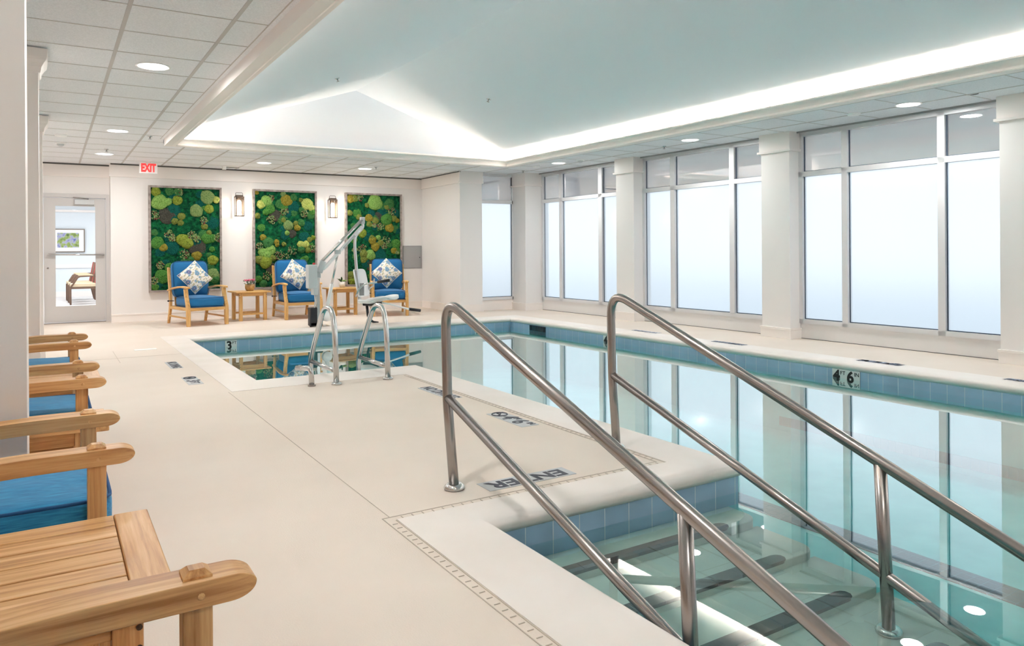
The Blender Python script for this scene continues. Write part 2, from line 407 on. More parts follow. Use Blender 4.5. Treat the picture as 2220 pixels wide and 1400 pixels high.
def text(name, s, size, m, parent, loc, rx, ry, ax_bold=0.0, extrude=0.0008, sx=1.0, align='CENTER'):
    """text whose reading direction is rx and whose up direction is ry"""
    cu = bpy.data.curves.new(name, 'FONT'); cu.body = s; cu.size = size; cu.align_x = align; cu.align_y = 'CENTER'
    cu.extrude = extrude; cu.offset = ax_bold; cu.resolution_u = 4
    t = bpy.data.objects.new(name + '_tmp', cu); col.objects.link(t)
    dg = bpy.context.evaluated_depsgraph_get(); me = bpy.data.meshes.new_from_object(t.evaluated_get(dg)); me.name = name
    bpy.data.objects.remove(t); bpy.data.curves.remove(cu)
    rx = Vector(rx).normalized(); ry = Vector(ry).normalized(); rz = rx.cross(ry)
    Mx = Matrix.Identity(4)
    for i in range(3): Mx[i][0] = rx[i] * sx; Mx[i][1] = ry[i]; Mx[i][2] = rz[i]; Mx[i][3] = loc[i]
    me.transform(Mx); me.materials.clear(); me.materials.append(m)
    o = bpy.data.objects.new(name, me); col.objects.link(o); o.parent = parent
    return o

# ------------------------------------------------------------------ deck and pool shell
ZW = -0.168
POOL = [(1.60, 11.04), (1.60, 7.0), (3.19, 7.0), (3.20, 2.80), (1.60, 2.80), (1.60, -2.0), (6.98, -2.0), (6.84, 11.04)]
WID = [0.32, 0.50, 0.34, 0.20, 0.33, 0.30, 0.30, 0.30]     # coping width on each edge
def offset_poly(poly, ds):
    """moves every edge outwards (the pool runs clockwise seen from above, outwards is the left-hand side reversed)"""
    n = len(poly); res = []
    A = sum(poly[i][0] * poly[(i + 1) % n][1] - poly[(i + 1) % n][0] * poly[i][1] for i in range(n))
    sg = 1 if A > 0 else -1
    L = []
    for i in range(n):
        p = Vector(poly[i]); q = Vector(poly[(i + 1) % n]); t = (q - p).normalized(); nr = Vector((t.y, -t.x)) * sg
        L.append((p + nr * ds[i], t))
    for i in range(n):
        p1, t1 = L[i - 1]; p2, t2 = L[i]
        den = t1.x * t2.y - t1.y * t2.x
        k = ((p2 - p1).x * t2.y - (p2 - p1).y * t2.x) / den
        res.append(p1 + t1 * k)
    return res
def sweep(prof, name, m, parent=None, smooth=False):
    """prof: list of (d, z); d in metres outward from the pool wall, or 'w' for the full coping width"""
    mb = MB(); n = len(POOL)
    rings = [offset_poly(POOL, [WID[i] if d == 'w' else d for i in range(n)]) for d, z in prof]
    vs = [(p.x, p.y, prof[k][1]) for k, rg in enumerate(rings) for p in rg]
    fs = [(k * n + i, k * n + (i + 1) % n, (k + 1) * n + (i + 1) % n, (k + 1) * n + i) for k in range(len(prof) - 1) for i in range(n)]
    mb.add(vs, fs); return mb.build(name, m, parent, smooth=smooth)
def slab(name, outer, holes, z0, z1, m, parent=None):
    loops = [[Vector((x, y, 0)) for x, y in outer]] + [[Vector((x, y, 0)) for x, y in h] for h in holes]
    tris = tessellate_polygon(loops); flat = [v for l in loops for v in l]; n = len(flat)
    mb = MB(); mb.add([(v.x, v.y, z1) for v in flat] + [(v.x, v.y, z0) for v in flat], [tuple(t) for t in tris] + [tuple(i + n for i in t[::-1]) for t in tris])
    k = 0; fs = []
    for l in loops:
        q = len(l)
        for i in range(q): fs.append((k + i, k + (i + 1) % q, k + (i + 1) % q + n, k + i + n))
        k += q
    n0 = 0; mb.f += fs
    return mb.build(name, m, parent)
XL, XR, YN, YS = -0.80, 8.42, 14.47, -3.5
outc = offset_poly(POOL, WID)
deck = slab('floor', [(XL - .1, YS - .1), (XR, YS - .1), (XR, YN), (XL - .1, YN)], [[(p.x, p.y) for p in outc]], -0.12, 0.0, deck_m)
tag(deck, 'smooth beige pool deck around the water', 'floor', kind='structure')
cop = sweep([('w', -0.05), ('w', 0.003), (0.05, 0.003), (0.02, 0.0), (-0.005, -0.012), (-0.02, -0.035), (-0.02, -0.055), (-0.008, -0.075), (0.0, -0.08), (0.02, -0.08)], 'trim_1', cope_m)
tag(cop, 'pale stone coping with rounded nose along the pool edge', 'coping', kind='structure'); auto(cop, 50)
pool = sweep([(0.0, -0.23), (0.0, -0.86)], 'pool_basin', plaster_m)
tag(pool, 'pale aqua plastered pool basin under the water', 'pool', kind='structure')
# waterline tiles, one mesh per wall of the basin
for i in range(len(POOL)):
    p = Vector(POOL[i]); q = Vector(POOL[(i + 1) % len(POOL)])
    if i == 5: continue
    ax = 0 if abs((q - p).x) > abs((q - p).y) else 1
    mb = MB(); mb.add([(p.x, p.y, -0.078), (q.x, q.y, -0.078), (q.x, q.y, -0.232), (p.x, p.y, -0.232)], [(0, 1, 2, 3)])
    mb.build('waterline_tile', tileX if ax == 0 else tileY, pool)
MB().add([(1.5, -2.1, -0.86), (7.1, -2.1, -0.86), (7.1, 11.2, -0.86), (1.5, 11.2, -0.86)], [(0, 1, 2, 3)]).build('basin_floor', plaster_m, pool)
MB().box(4.62, -2.0, -0.858, 4.84, 11.0, -0.852).build('floor_line', navyY, pool)
MB().box(6.90, -2.0, -0.80, 6.935, 10.9, -0.70).build('wall_line', navyY, pool)
# ledge along the left wall with dark edge tiles
MB().box(1.60, 7.0, -0.86, 1.95, 11.04, -0.36).build('ledge', plaster_m, pool)
MB().box(1.87, 7.0, -0.36, 1.955, 11.0, -0.352).build('ledge_tile', navyY, pool)
# the peninsula body fills the gap beneath its coping
MB().box(1.62, 2.82, -0.85, 3.17, 6.98, -0.06).build('peninsula_core', plaster_m, pool)
# inlet opening and accent tiles
MB().box(6.835, 9.97, -0.17, 6.86, 10.43, -0.085).build('skimmer_opening', navyY, pool)
MB().box(3.98, 11.03, -0.232, 4.20, 11.041, -0.19).build('accent_tile', navyX, pool)
water = MB().add([(1.6, -2.0, ZW), (6.98, -2.0, ZW), (6.84, 11.04, ZW), (1.6, 11.04, ZW)], [(0, 1, 2, 3)])
# the water sheet has a notch where the peninsula stands
wm = MB(); loops = [[Vector((x, y, 0)) for x, y in POOL]]
wm.add([(x, y, ZW) for x, y in POOL], [tuple(t) for t in tessellate_polygon(loops)])
wo = wm.build('pool_water', water_m, fix=False)
if wo.data.polygons[0].normal.z < 0: wo.data.flip_normals()
tag(wo, 'still clear turquoise water mirroring the tall windows', 'water', kind='stuff')

# steps in the near bay
stp = empty('trim_2', (0, 0, 0), 0, 'submerged pool steps with dark nosing tiles below the handrails', 'steps', kind='structure')
TR = [(2.80, 2.585, -0.23), (2.585, 2.245, -0.275), (2.245, 1.91, -0.315), (1.91, 1.50, -0.355), (1.50, 1.10, -0.42), (1.10, 0.70, -0.49)]
for i, (ya, yb, z) in enumerate(TR):
    # rounded outer corner
    pr = [(1.60, ya + (0.0 if i == 0 else 0.02)), (1.60, yb)] + [(3.12 - 0.09 + 0.09 * math.sin(a), yb + 0.09 - 0.09 * math.cos(a)) for a in [PI / 2 * k / 5 for k in range(6)]] + [(3.12, ya + (0.0 if i == 0 else 0.02))]
    st_ = MB().prism(pr, 2, -0.86, z).build('step', step_m, stp, bevel=0.006)
    MB().prism([(1.602, yb - 0.002), (1.602, yb + 0.068)] + [(2.86, yb + 0.068), (2.885, yb + 0.060), (2.90, yb + 0.045), (2.90, yb + 0.02), (2.885, yb + 0.002), (2.86, yb - 0.002)], 2, z - 0.012, z + 0.003).build('nosing_tile', navyX, stp)

# drain strips and deck joint
dr = MB()
def line(x0, y0, x1, y1, wd=0.004): dr.box(min(x0, x1) - wd / 2, min(y0, y1) - wd / 2, 0.0005, max(x0, x1) + wd / 2, max(y0, y1) + wd / 2, 0.0022)
line(1.22, 3.04, 2.815, 3.04); line(1.265, 2.992, 2.84, 2.992)
line(1.22, -3.0, 1.22, 3.04); line(1.265, -3.0, 1.265, 2.992)
line(2.815, 3.04, 2.82, 6.45); line(2.85, 2.992, 2.855, 6.5)
x = 1.30
while x < 2.80: dr.box(x, 3.005, 0.0005, x + 0.004, 3.027, 0.0025); x += 0.05
y = 2.95
while y > -1.0: dr.box(1.232, y, 0.0005, 1.254, y + 0.004, 0.0025); y -= 0.05
y = 3.09
while y < 6.4: dr.box(2.826, y, 0.0005, 2.845, y + 0.004, 0.0025); y += 0.05
tag(dr.build('trim_3', joint_m), 'narrow slotted drain strip set in the deck beside the coping', 'drain', kind='structure')
jt = MB(); jt.box(1.252, 3.04, 0.0005, 1.256, 6.5, 0.0018); jt.box(-0.3, 9.3, 0.0005, 1.28, 9.304, 0.0015); jt.box(0.62, 8.9, 0.0005, 0.624, 10.0, 0.0015)
tag(jt.build('trim_4', joint_m), 'thin saw-cut joint lines in the beige deck', 'joint', kind='structure')

# ------------------------------------------------------------------ walls
ZC = 2.685
def frieze(mb, axis, at, a0, a1, d):
    """frieze board with a small lip; d = direction (+1/-1) it stands out along the wall normal"""
    for z0, z1, t in ((2.49, ZC, 0.018), (2.462, 2.49, 0.034)):
        if axis == 0: mb.box(a0, min(at, at + d * t), z0, a1, max(at, at + d * t), z1)
        else: mb.box(min(at, at + d * t), a0, z0, max(at, at + d * t), a1, z1)
def skirt(mb, axis, at, a0, a1, d):
    for z0, z1, t in ((0.0, 0.115, 0.016), (0.115, 0.14, 0.024)):
        if axis == 0: mb.box(a0, min(at, at + d * t), z0, a1, max(at, at + d * t), z1)
        else: mb.box(min(at, at + d * t), a0, z0, max(at, at + d * t), a1, z1)
YF = 14.15
wn_ = MB(); wn_.prism([(0.86, YF), (6.62, YF), (6.62, YF + 0.15), (0.95, YF + 0.15), (0.95, 14.62), (0.86, 14.62)], 2, 0, ZC + 0.1)
WNo = tag(wn_.build('wall_north', wall_m), 'warm white end wall behind the armchairs', 'wall', kind='structure')
f = MB(); frieze(f, 0, YF, 0.842, 6.60, -1); f.build('frieze', trim_m, WNo)
f = MB(); f.box(0.86, YF - 0.03, 2.662, 6.60, YF + 0.0, 2.684); f.build('shadow_strip', shade_m, WNo)  # dark strip painting the shadow line where wall meets ceiling
f = MB(); skirt(f, 0, YF, 0.86, 6.60, -1); tag(f.build('baseboard_north', trim_m, None, bevel=0.002), 'white baseboard along the end wall', 'baseboard', kind='structure')
# door wall (recessed)
YD = 14.47
dw = MB(); dw.box(XL, YD, 2.14, 0.86, YD + 0.15, ZC + 0.1); dw.box(XL, YD, 0, -0.13, YD + 0.15, 2.14); dw.box(0.83, YD, 0, 0.86, YD + 0.15, 2.14)
DWo = tag(dw.build('wall_door', wall_m), 'short white wall around the exit door', 'wall', kind='structure')
f = MB(); frieze(f, 0, YD, XL, 0.86, -1); f.build('frieze', trim_m, DWo)
f = MB(); f.box(XL, YD - 0.03, 2.66, 0.86, YD, 2.683); f.build('shadow_strip', shade_m, DWo)  # painted shadow line at the top of the door wall
tag(MB().box(XL - 0.15, YS, 0, XL, 14.62, ZC + 0.1).build('wall_left', wall_m), 'white wall behind the row of near armchairs', 'wall', kind='structure')
tag(MB().box(XL - 0.1, YS - 0.15, 0, XR + 0.3, YS, ZC + 0.1).build('wall_south', wall_m), 'white wall at the camera end of the pool room', 'wall', kind='structure')
# pier at the far right
pr = MB(); pr.prism([(6.60, 12.45), (7.08, 12.45), (7.08, 12.70), (6.75, 12.70), (6.75, 14.2), (6.60, 14.2)], 2, 0, ZC + 0.1)
PRo = tag(pr.build('wall_pier', wall_m), 'white projecting pier beside the narrow corner window', 'wall', kind='structure')
f = MB(); frieze(f, 1, 6.60, 12.43, 14.15, -1); frieze(f, 0, 12.45, 6.58, 7.10, -1); f.build('frieze', trim_m, PRo)
f = MB(); f.box(6.575, 12.43, 2.668, 6.61, 14.15, 2.684); f.build('shadow_strip', shade_m, PRo)  # dark strip standing in for shade at the pier top
f = MB(); skirt(f, 1, 6.60, 12.43, 14.15, -1); skirt(f, 0, 12.45, 6.58, 7.10, -1); tag(f.build('baseboard_pier', trim_m, None, bevel=0.002), 'white baseboard wrapping the pier', 'baseboard', kind='structure')
# pillars between the windows
def pillar(name, x0, y0, y1, label):
    mb = MB(); mb.box(x0, y0, 0, 8.42, y1, ZC)
    o = tag(mb.build(name, wall_m), label, 'pillar', 'square pillars between the windows', 'structure')
    f = MB()
    for z0, z1, t in ((2.46, ZC, 0.02), (2.43, 2.46, 0.04)): f.box(x0 - t, y0 - t, z0, 8.40, y1 + t, z1)
    f.build('capital', trim_m, o, bevel=0.003)
    f = MB()
    for z0, z1, t in ((0.0, 0.115, 0.016), (0.115, 0.14, 0.024)): f.box(x0 - t, y0 - t, z0, 8.40, y1 + t, z1)
    f.build('base', trim_m, o, bevel=0.003)
pillar('pillar', 7.86, 12.11, 12.62, 'white square corner pillar between the narrow window and the farthest wide window')
pillar('pillar', 8.07, 9.19, 9.63, 'white square pillar behind the top bend of the far handrail')
pillar('pillar', 8.10, 6.215, 6.66, 'white square pillar between the middle and the nearest wide window')
pillar('pillar', 8.12, 3.25, 3.73, 'white square pillar cut by the right edge of the photo')
pillar('pillar', 8.12, 0.25, 0.72, 'white square pillar beyond the right edge, nearer the camera')
# windows
def WX(y): return 8.26 + (12.1 - y) * 0.009
def window(idx, ys, label, ends=True):
    """ys: jamb start, mullion edges..., end, going towards the camera"""
    o = empty('window_%d' % idx, (0, 0, 0), 0, label, 'window', kind='structure')
    ya, yb = ys[0], ys[-1]
    def bar(mb, y0, y1, z0, z1, dep=0.05, off=0.0):
        xa, xb = WX(y0), WX(y1)
        mb.add([(xa + off, y0, z0), (xb + off, y1, z0), (xb + off + dep, y1, z0), (xa + off + dep, y0, z0), (xa + off, y0, z1), (xb + off, y1, z1), (xb + off + dep, y1, z1), (xa + off + dep, y0, z1)],
               [(3, 2, 1, 0), (4, 5, 6, 7), (0, 1, 5, 4), (1, 2, 6, 5), (2, 3, 7, 6), (3, 0, 4, 7)])
    fm = MB(); panes = []
    edges = [(ya, ya - 0.055)] + [(ys[i], ys[i + 1]) for i in range(1, len(ys) - 1, 2)] + [(yb + 0.055, yb)]
    for a_, b_ in edges: bar(fm, a_, b_, 0.2, 2.66, 0.08, -0.03)
    bar(fm, ya, yb, 0.2, 0.255, 0.08, -0.03); bar(fm, ya, yb, 2.10, 2.165, 0.08, -0.03); bar(fm, ya, yb, 2.62, 2.69, 0.08, -0.03)
    fm.build('frame', alu_m, o, bevel=0.002)
    rv = MB(); bar(rv, ya, yb, 0.0, 0.007, 0.004, -0.014); rv.build('base_shadow_strip', shade_m, o)  # thin dark strip painting the shadow line at the floor
    kp = MB(); bar(kp, ya, yb, 0.0, 0.198, 0.05, -0.01); kp.build('kick_panel', mat('kick_panel_%d' % idx, srgb(226, 224, 223), 0.4), o)
    tk = MB(); bar(tk, ya, yb, 2.664, 2.684, 0.02, -0.09); tk.build('blind_track', greyd_m, o)
    for k in range(len(edges) - 1):
        y0, y1 = edges[k][1], edges[k + 1][0]
        for z0, z1, nm, mm in ((0.255, 2.10, 'frosted_pane', frost_m), (2.165, 2.62, 'transom_pane', trans_m)):
            xa, xb = WX(y0) + 0.02, WX(y1) + 0.02
            mb = MB(); mb.add([(xa, y0, z0), (xb, y1, z0), (xb, y1, z1), (xa, y0, z1)], [(0, 1, 2, 3)]); mb.build(nm, mm, o)
            g = MB(); t = 0.010
            for (u0, u1, w0, w1) in ((y0, y0 - t, z0, z1), (y1 + t, y1, z0, z1), (y0, y1, z0, z0 + t)):
                bar(g, u0, u1, w0, w1, 0.006, 0.008)
            g.build('gasket', gasket_m, o)
window(2, [12.10, 11.512, 11.423, 10.335, 10.233, 9.63], 'wide frosted window just right of the corner pillar')
window(3, [9.19, 8.551, 8.456, 7.37, 7.282, 6.66], 'wide frosted window in the middle of the long wall')
window(4, [6.215, 5.603, 5.526, 4.444, 4.365, 3.73], 'nearest fully seen wide frosted window on the right')
window(5, [3.25, 2.65, 2.57, 1.49, 1.41, 0.72], 'wide frosted window past the right edge of the photo')
window(6, [0.25, -0.35, -0.43, -1.5, -1.58, -2.3], 'wide frosted window nearest the camera end')
# narrow window facing the camera
o = empty('window_1', (0, 0, 0), 0, 'narrow frosted window between the pier and the corner pillar', 'window', kind='structure')
YW1 = 12.60
fm = MB()
for a_, b_ in ((7.08, 7.11), (7.84, 7.88)): fm.box(a_, YW1 - 0.03, 0.2, b_, YW1 + 0.05, 2.66)
for a_, b_ in ((0.2, 0.255), (2.10, 2.165), (2.63, 2.69)): fm.box(7.08, YW1 - 0.03, a_, 7.9, YW1 + 0.05, b_)
fm.build('frame', alu_m, o, bevel=0.002)
MB().box(7.08, YW1 - 0.01, 0, 7.9, YW1 + 0.05, 0.198).build('kick_panel', trim_m, o)
MB().add([(7.11, YW1, 0.255), (7.84, YW1, 0.255), (7.84, YW1, 2.10), (7.11, YW1, 2.10)], [(0, 1, 2, 3)]).build('frosted_pane', frost_m, o)
MB().add([(7.11, YW1, 2.165), (7.84, YW1, 2.165), (7.84, YW1, 2.63), (7.11, YW1, 2.63)], [(0, 1, 2, 3)]).build('transom_pane', trans_m, o)
g = MB(); g.box(7.83, YW1 - 0.006, 0.255, 7.842, YW1 - 0.001, 2.10); g.box(7.11, YW1 - 0.006, 0.255, 7.84, YW1 - 0.001, 0.265); g.build('gasket', gasket_m, o)
rw = MB(); rw.box(8.40, -2.3, 0, 8.5, YS, ZC); rw.box(8.36, YS, ZC - 0.0, 8.6, 12.7, ZC + 0.25)
tag(rw.build('wall_right', wall_m), 'white wall and header above the long window wall', 'wall', kind='structure')
tag(MB().box(7.05, 12.3, -0.5, 30, 60, -0.4).box(8.55, -40, -0.5, 40, 12.3, -0.4).build('ground', ground_m), 'pale paved ground outside the frosted windows', 'ground', kind='structure')

# left row columns
def column(y, label):
    x1 = -0.07
    o = tag(MB().box(XL + 0.02, y, 0, x1, y + 0.26, ZC).build('column', trim_m), label, 'column', 'white columns along the left wall', 'structure')
    f = MB()
    for z0, z1, t in ((0, 0.14, 0.016), (0.14, 0.165, 0.008)): f.box(XL, y - t, z0, x1 + t, y + 0.26 + t, z1)
    f.build('base', trim_m, o, bevel=0.004)
    prof = [(0.0, 2.50), (0.012, 2.50), (0.016, 2.515), (0.02, 2.54), (0.035, 2.57), (0.05, 2.59), (0.055, 2.61), (0.06, 2.67)]
    mb = MB(); n = len(prof); vs = []
    for t, z in prof: vs += [(XL, y - t, z), (x1 + t, y - t, z), (x1 + t, y + 0.26 + t, z), (XL, y + 0.26 + t, z)]
    mb.add(vs, [(k * 4 + i, k * 4 + (i + 1) % 4, (k + 1) * 4 + (i + 1) % 4, (k + 1) * 4 + i) for k in range(n - 1) for i in range(4)] + [(n * 4 - 4, n * 4 - 3, n * 4 - 2, n * 4 - 1)])
    mb.build('capital', trim_m, o)
    p = MB(); p.box(x1 - 0.12, y - 0.012, 0.2, x1 - 0.095, y + 0.001, 2.4); p.build('face_moulding', trim_m, o, bevel=0.004)
    return o
column(2.97, 'white column at the left edge of the photo, between the near armchairs')
column(6.47, 'white column with a moulded capital, second from the camera on the left')
column(9.59, 'small-looking white column with capital nearest the exit door')

# ------------------------------------------------------------------ ceiling
RX0, RX1, RY0, RY1 = 1.293, 6.67, -2.2, 10.78
ceil = slab('ceiling', [(XL - .1, YS - .1), (XR, YS - .1), (XR, YN + .2), (XL - .1, YN + .2)], [[(RX0, RY0), (RX0, RY1), (RX1, RY1), (RX1, RY0)]], ZC, ZC + 0.03, tile_m)
tag(ceil, 'white acoustic tile ceiling around the raised vault', 'ceiling', kind='structure')
gm = MB()
xs = [0.42 + 0.6096 * k for k in range(-2, 14)]
yy = [5.671 + 0.6096 * k for k in range(-15, 15)]
def hb(x0, x1, y0, y1):
    gm.box(x0, y0, ZC - 0.003, x1, y1, ZC + 0.001)
for k, x in enumerate(xs):
    if x > 8.25 or x < XL: continue
    hw = 0.013
    if RX0 - 0.02 < x < RX1 + 0.02: hb(x - hw, x + hw, RY1 + 0.01, 14.1); hb(x - hw, x + hw, YS, RY0)
    else: hb(x - hw, x + hw, YS, 14.1 if x > 0.86 else 14.44)
for y in yy:
    if y < YS or y > 14.1: continue
    hw = 0.005
    if y < RY0 or y > RY1 + 0.02: hb(XL, 8.2, y - hw, y + hw)
    else: hb(XL, RX0 - 0.045, y - hw, y + hw); hb(RX1 + 0.02, 8.2, y - hw, y + hw)
hb(RX0 - 0.05, RX0 - 0.042, RY0, RY1 + 0.04)
gm.build('grid', grid_m, ceil)
# vault with gable ends
vm = MB(); xm, zs, zr = 3.99, 2.73, 3.64
y0, y1 = RY0 + 0.02, 10.90
NS = 10
sec = [(RX0 + 0.01 + (xm - RX0 - 0.01) * k / NS, zs + (zr - zs) * k / NS) for k in range(NS + 1)]
sec += [(xm + (RX1 - 0.01 - xm) * k / NS, zr + (zs - zr) * k / NS) for k in range(1, NS + 1)]
vs = [(x, y0, z) for x, z in sec] + [(x, y1, z) for x, z in sec]; n = len(sec)
vm.add(vs, [(i, i + 1, i + 1 + n, i + n) for i in range(n - 1)] + [tuple(range(n)), tuple(range(2 * n - 1, n - 1, -1))])
vm.build('vault', vault_m, ceil, fix=False)
sm_ = MB()
for xx in (RX0, RX1): sm_.box(min(xx, xx + (0.02 if xx < 3 else -0.02)), RY0, ZC - 0.05, max(xx, xx + (0.02 if xx < 3 else -0.02)), y1 + 0.02, zs + 0.05)
sm_.box(RX0, y1 - 0.03 + 0.0, ZC - 0.05, RX1, y1 + 0.02, ZC + 0.04); sm_.build('tray_side', vault_m, ceil)
# moulded ring hanging round the tray opening
def ring(prof, name, m, parent=None):
    mb = MB(); vs = []
    for t, z in prof: vs += [(RX0 + t, RY0 + t, z), (RX0 + t, RY1 - t, z), (RX1 - t, RY1 - t, z), (RX1 - t, RY0 + t, z)]
    k = len(prof)
    mb.add(vs, [(a * 4 + i, a * 4 + (i + 1) % 4, (a + 1) * 4 + (i + 1) % 4, (a + 1) * 4 + i) for a in range(k - 1) for i in range(4)])
    return mb.build(name, m, parent)
ZB = 2.588
rg = ring([(-0.005, ZC + 0.04), (-0.005, ZB), (0.085, ZB), (0.09, ZB - 0.006), (0.12, ZB - 0.006), (0.125, ZB + 0.006), (0.118, ZB + 0.02), (0.112, ZB + 0.028), (0.113, ZB + 0.045), (0.122, ZB + 0.062), (0.138, ZB + 0.078), (0.152, ZB + 0.084), (0.153, ZB + 0.098), (0.146, ZB + 0.104), (0.125, ZB + 0.104), (0.105, ZB + 0.06), (0.09, ZB + 0.02), (0.0, ZB + 0.02)], 'trim_5', trim_m)
tag(rg, 'white crown moulding framing the lit vaulted ceiling', 'moulding', kind='structure'); auto(rg, 30)
def cove(x0, y0_, x1, y1_, label):
    long_ = y1_ - y0_ > 1
    l = area('cove_lamp', ((x0 + x1) / 2, (y0_ + y1_) / 2, ZB + 0.036), x1 - x0, y1_ - y0_, COVE if long_ else COVE * 0.035, (1.0, 0.80, 0.62), (PI, 0, 0))
    tag(MB().box(x0, y0_, ZB + 0.022, x1, y1_, ZB + 0.034).build('cove_light', cove_m), label, 'light strip', 'warm light strips hidden in the ceiling cove')
cove(RX0 + 0.03, RY0 + 0.1, RX0 + 0.06, RY1 - 0.1, 'warm light strip hidden above the left ceiling beam')
cove(RX1 - 0.06, RY0 + 0.1, RX1 - 0.03, RY1 - 0.1, 'warm light strip glowing above the moulding on the window side')
cove(RX0 + 0.1, RY1 - 0.05, RX1 - 0.1, RY1 - 0.02, 'warm light strip glowing below the far gable of the vault')
cove(RX0 + 0.1, RY0 + 0.02, RX1 - 0.1, RY0 + 0.05, 'warm light strip behind the camera end of the vault')

# recessed downlights
dl = empty('recessed_light', (0.715, 6.64, ZC), 0, 'round recessed ceiling light nearest the top left, over the deck', 'ceiling light', 'round recessed ceiling lights')
MB().lathe([(0.105, 0.001), (0.128, 0.001), (0.132, -0.004), (0.126, -0.009), (0.108, -0.006), (0.104, 0.0)], n=32).build('trim_ring', whitep_m, dl, smooth=True)
MB().lathe([(0.0001, -0.003), (0.106, -0.003)], n=32).build('lens', lens_m, dl)
dlamp = area('lamp', (0, 0, -0.0045), 0.21, 0.21, DOWN, (1.0, 0.98, 0.96), (0, 0, 0)); dlamp.data.shape = 'DISK'; dlamp.parent = dl
LB = [(0.712, 10.35, 'round recessed ceiling light second from the exit door on the left'), (0.701, 12.84, 'round recessed ceiling light just in front of the exit door'),
      (3.077, 12.85, 'round recessed ceiling light above the left wall lantern'), (4.884, 12.90, 'round recessed ceiling light above the right wall lantern'),
      (7.49, 10.47, 'round recessed ceiling light near the corner pillar by the windows'), (7.52, 7.39, 'round recessed ceiling light by the windows, over the middle window'),
      (7.70, 4.42, 'large-looking round recessed ceiling light over the nearest window'), (0.715, 2.9, 'round recessed ceiling light over the near armchairs, above the frame'),
      (0.715, -0.8, 'round recessed ceiling light behind the camera on the left'), (7.70, 1.4, 'round recessed ceiling light over the window beyond the right edge'), (7.70, -1.6, 'round recessed ceiling light over the window at the camera end')]
for x, y, l in LB:
    c = copy_tree(dl); c.location = (x, y, ZC); c['label'] = l

# sprinklers, detectors
def sprinkler(loc, label, up=Vector((0, 0, 1))):
    q = Vector((0, 0, 1)).rotation_difference(up).to_matrix(); o = empty('sprinkler', loc, 0, label, 'sprinkler', 'ceiling sprinklers')
    MB().lathe([(0.0001, 0), (0.03, 0), (0.032, -0.004), (0.012, -0.01), (0.01, -0.02)], ax=q, n=16).build('escutcheon', steel2_m, o, smooth=True)
    MB().lathe([(0.006, -0.012), (0.006, -0.035), (0.02, -0.037), (0.02, -0.04), (0.0001, -0.04)], ax=q, n=12).build('nozzle', greyd_m, o)
sprinkler((0.699, 12.255, ZC), 'small pendant sprinkler beside the round light in front of the exit door')
sprinkler((1.102, 10.635, ZC), 'small pendant sprinkler at the far end of the left ceiling beam')
sprinkler((4.964, 12.565, ZC), 'small dark pendant sprinkler over the right moss panel')
sprinkler((7.627, 11.821, ZC), 'small pendant sprinkler in front of the corner pillar')
sprinkler((7.657, 8.04, ZC), 'small pendant sprinkler above the middle window')
nL = Vector((-0.335, 0, 1)).normalized(); nR = Vector((0.335, 0, 1)).normalized()
sprinkler((3.01, 8.88, 3.305), 'sprinkler on the left slope of the vault', nL)
sprinkler((5.13, 8.81, 3.255), 'sprinkler on the right slope of the vault', nR)
def detector(loc, label, kind=0):
    o = empty('smoke_detector', loc, 0, label, 'smoke detector', 'ceiling detectors')
    MB().lathe([(0.07, 0), (0.07, -0.012), (0.06, -0.02)], n=24).build('base', whitep_m, o, smooth=True)
    if kind: MB().lathe([(0.045, -0.02), (0.045, -0.032), (0.03, -0.05), (0.012, -0.056), (0.0001, -0.056)], n=20).build('sensor', greyp_m, o, smooth=True)
    else: MB().lathe([(0.06, -0.019), (0.05, -0.024), (0.0001, -0.026)], n=20).build('sensor', whitep_m, o, smooth=True)
detector((0.122, 11.84, ZC), 'ceiling smoke detector with grey sensor near the exit door', 1)
detector((0.119, 11.06, ZC), 'flat white ceiling detector nearer the camera than the grey one')
detector((7.543, 9.92, ZC), 'ceiling smoke detector with a cone sensor near the far windows', 1)
detector((7.42, 11.06, ZC), 'flat white ceiling detector near the corner pillar')
detector((7.685, 5.035, ZC), 'flat white smoke detector over the nearest window', 0)
tag(MB().lathe([(0.0001, -0.002), (0.035, -0.002), (0.04, 0.0)], (7.769, 3.795, ZC), 20).build('ceiling_speaker', black_m), 'small dark round opening in the ceiling at the upper right', 'ceiling vent')
hk = empty('ceiling_bracket', (2.593, 13.69, ZC), 0, 'small metal ceiling bracket with rod above the left moss panel', 'bracket')
MB().box(-0.03, -0.03, -0.06, 0.03, 0.03, 0).build('block', whitep_m, hk, bevel=0.003)
MB().tube([(0.03, 0, -0.02), (0.25, 0, -0.02)], 0.008).build('rod', steel_m, hk)

# ------------------------------------------------------------------ exit door and lobby
d = empty('door_1', (0, YD, 0), 0, 'grey exit door with a tall clear glass panel', 'door', kind='structure')
fr_ = MB(); fr_.box(-0.155, -0.02, 0, -0.105, 0.13, 2.16); fr_.box(0.805, -0.02, 0, 0.861, 0.13, 2.175); fr_.box(-0.155, -0.02, 2.11, 0.805, 0.13, 2.175)
fr_.build('door_frame', doorp_m, d, bevel=0.003)
lf = MB(); lf.box(-0.098, 0.02, 0.02, 0.07, 0.065, 2.10); lf.box(0.65, 0.02, 0.02, 0.798, 0.065, 2.10); lf.box(0.07, 0.02, 0.02, 0.65, 0.065, 0.288); lf.box(0.07, 0.02, 1.967, 0.65, 0.065, 2.10)
leaf = lf.build('door_leaf', doorp_m, d)
MB().add([(0.07, 0.045, 0.288), (0.65, 0.045, 0.288), (0.65, 0.045, 1.967), (0.07, 0.045, 1.967)], [(0, 1, 2, 3)]).build('glass_panel', clear_m, leaf)
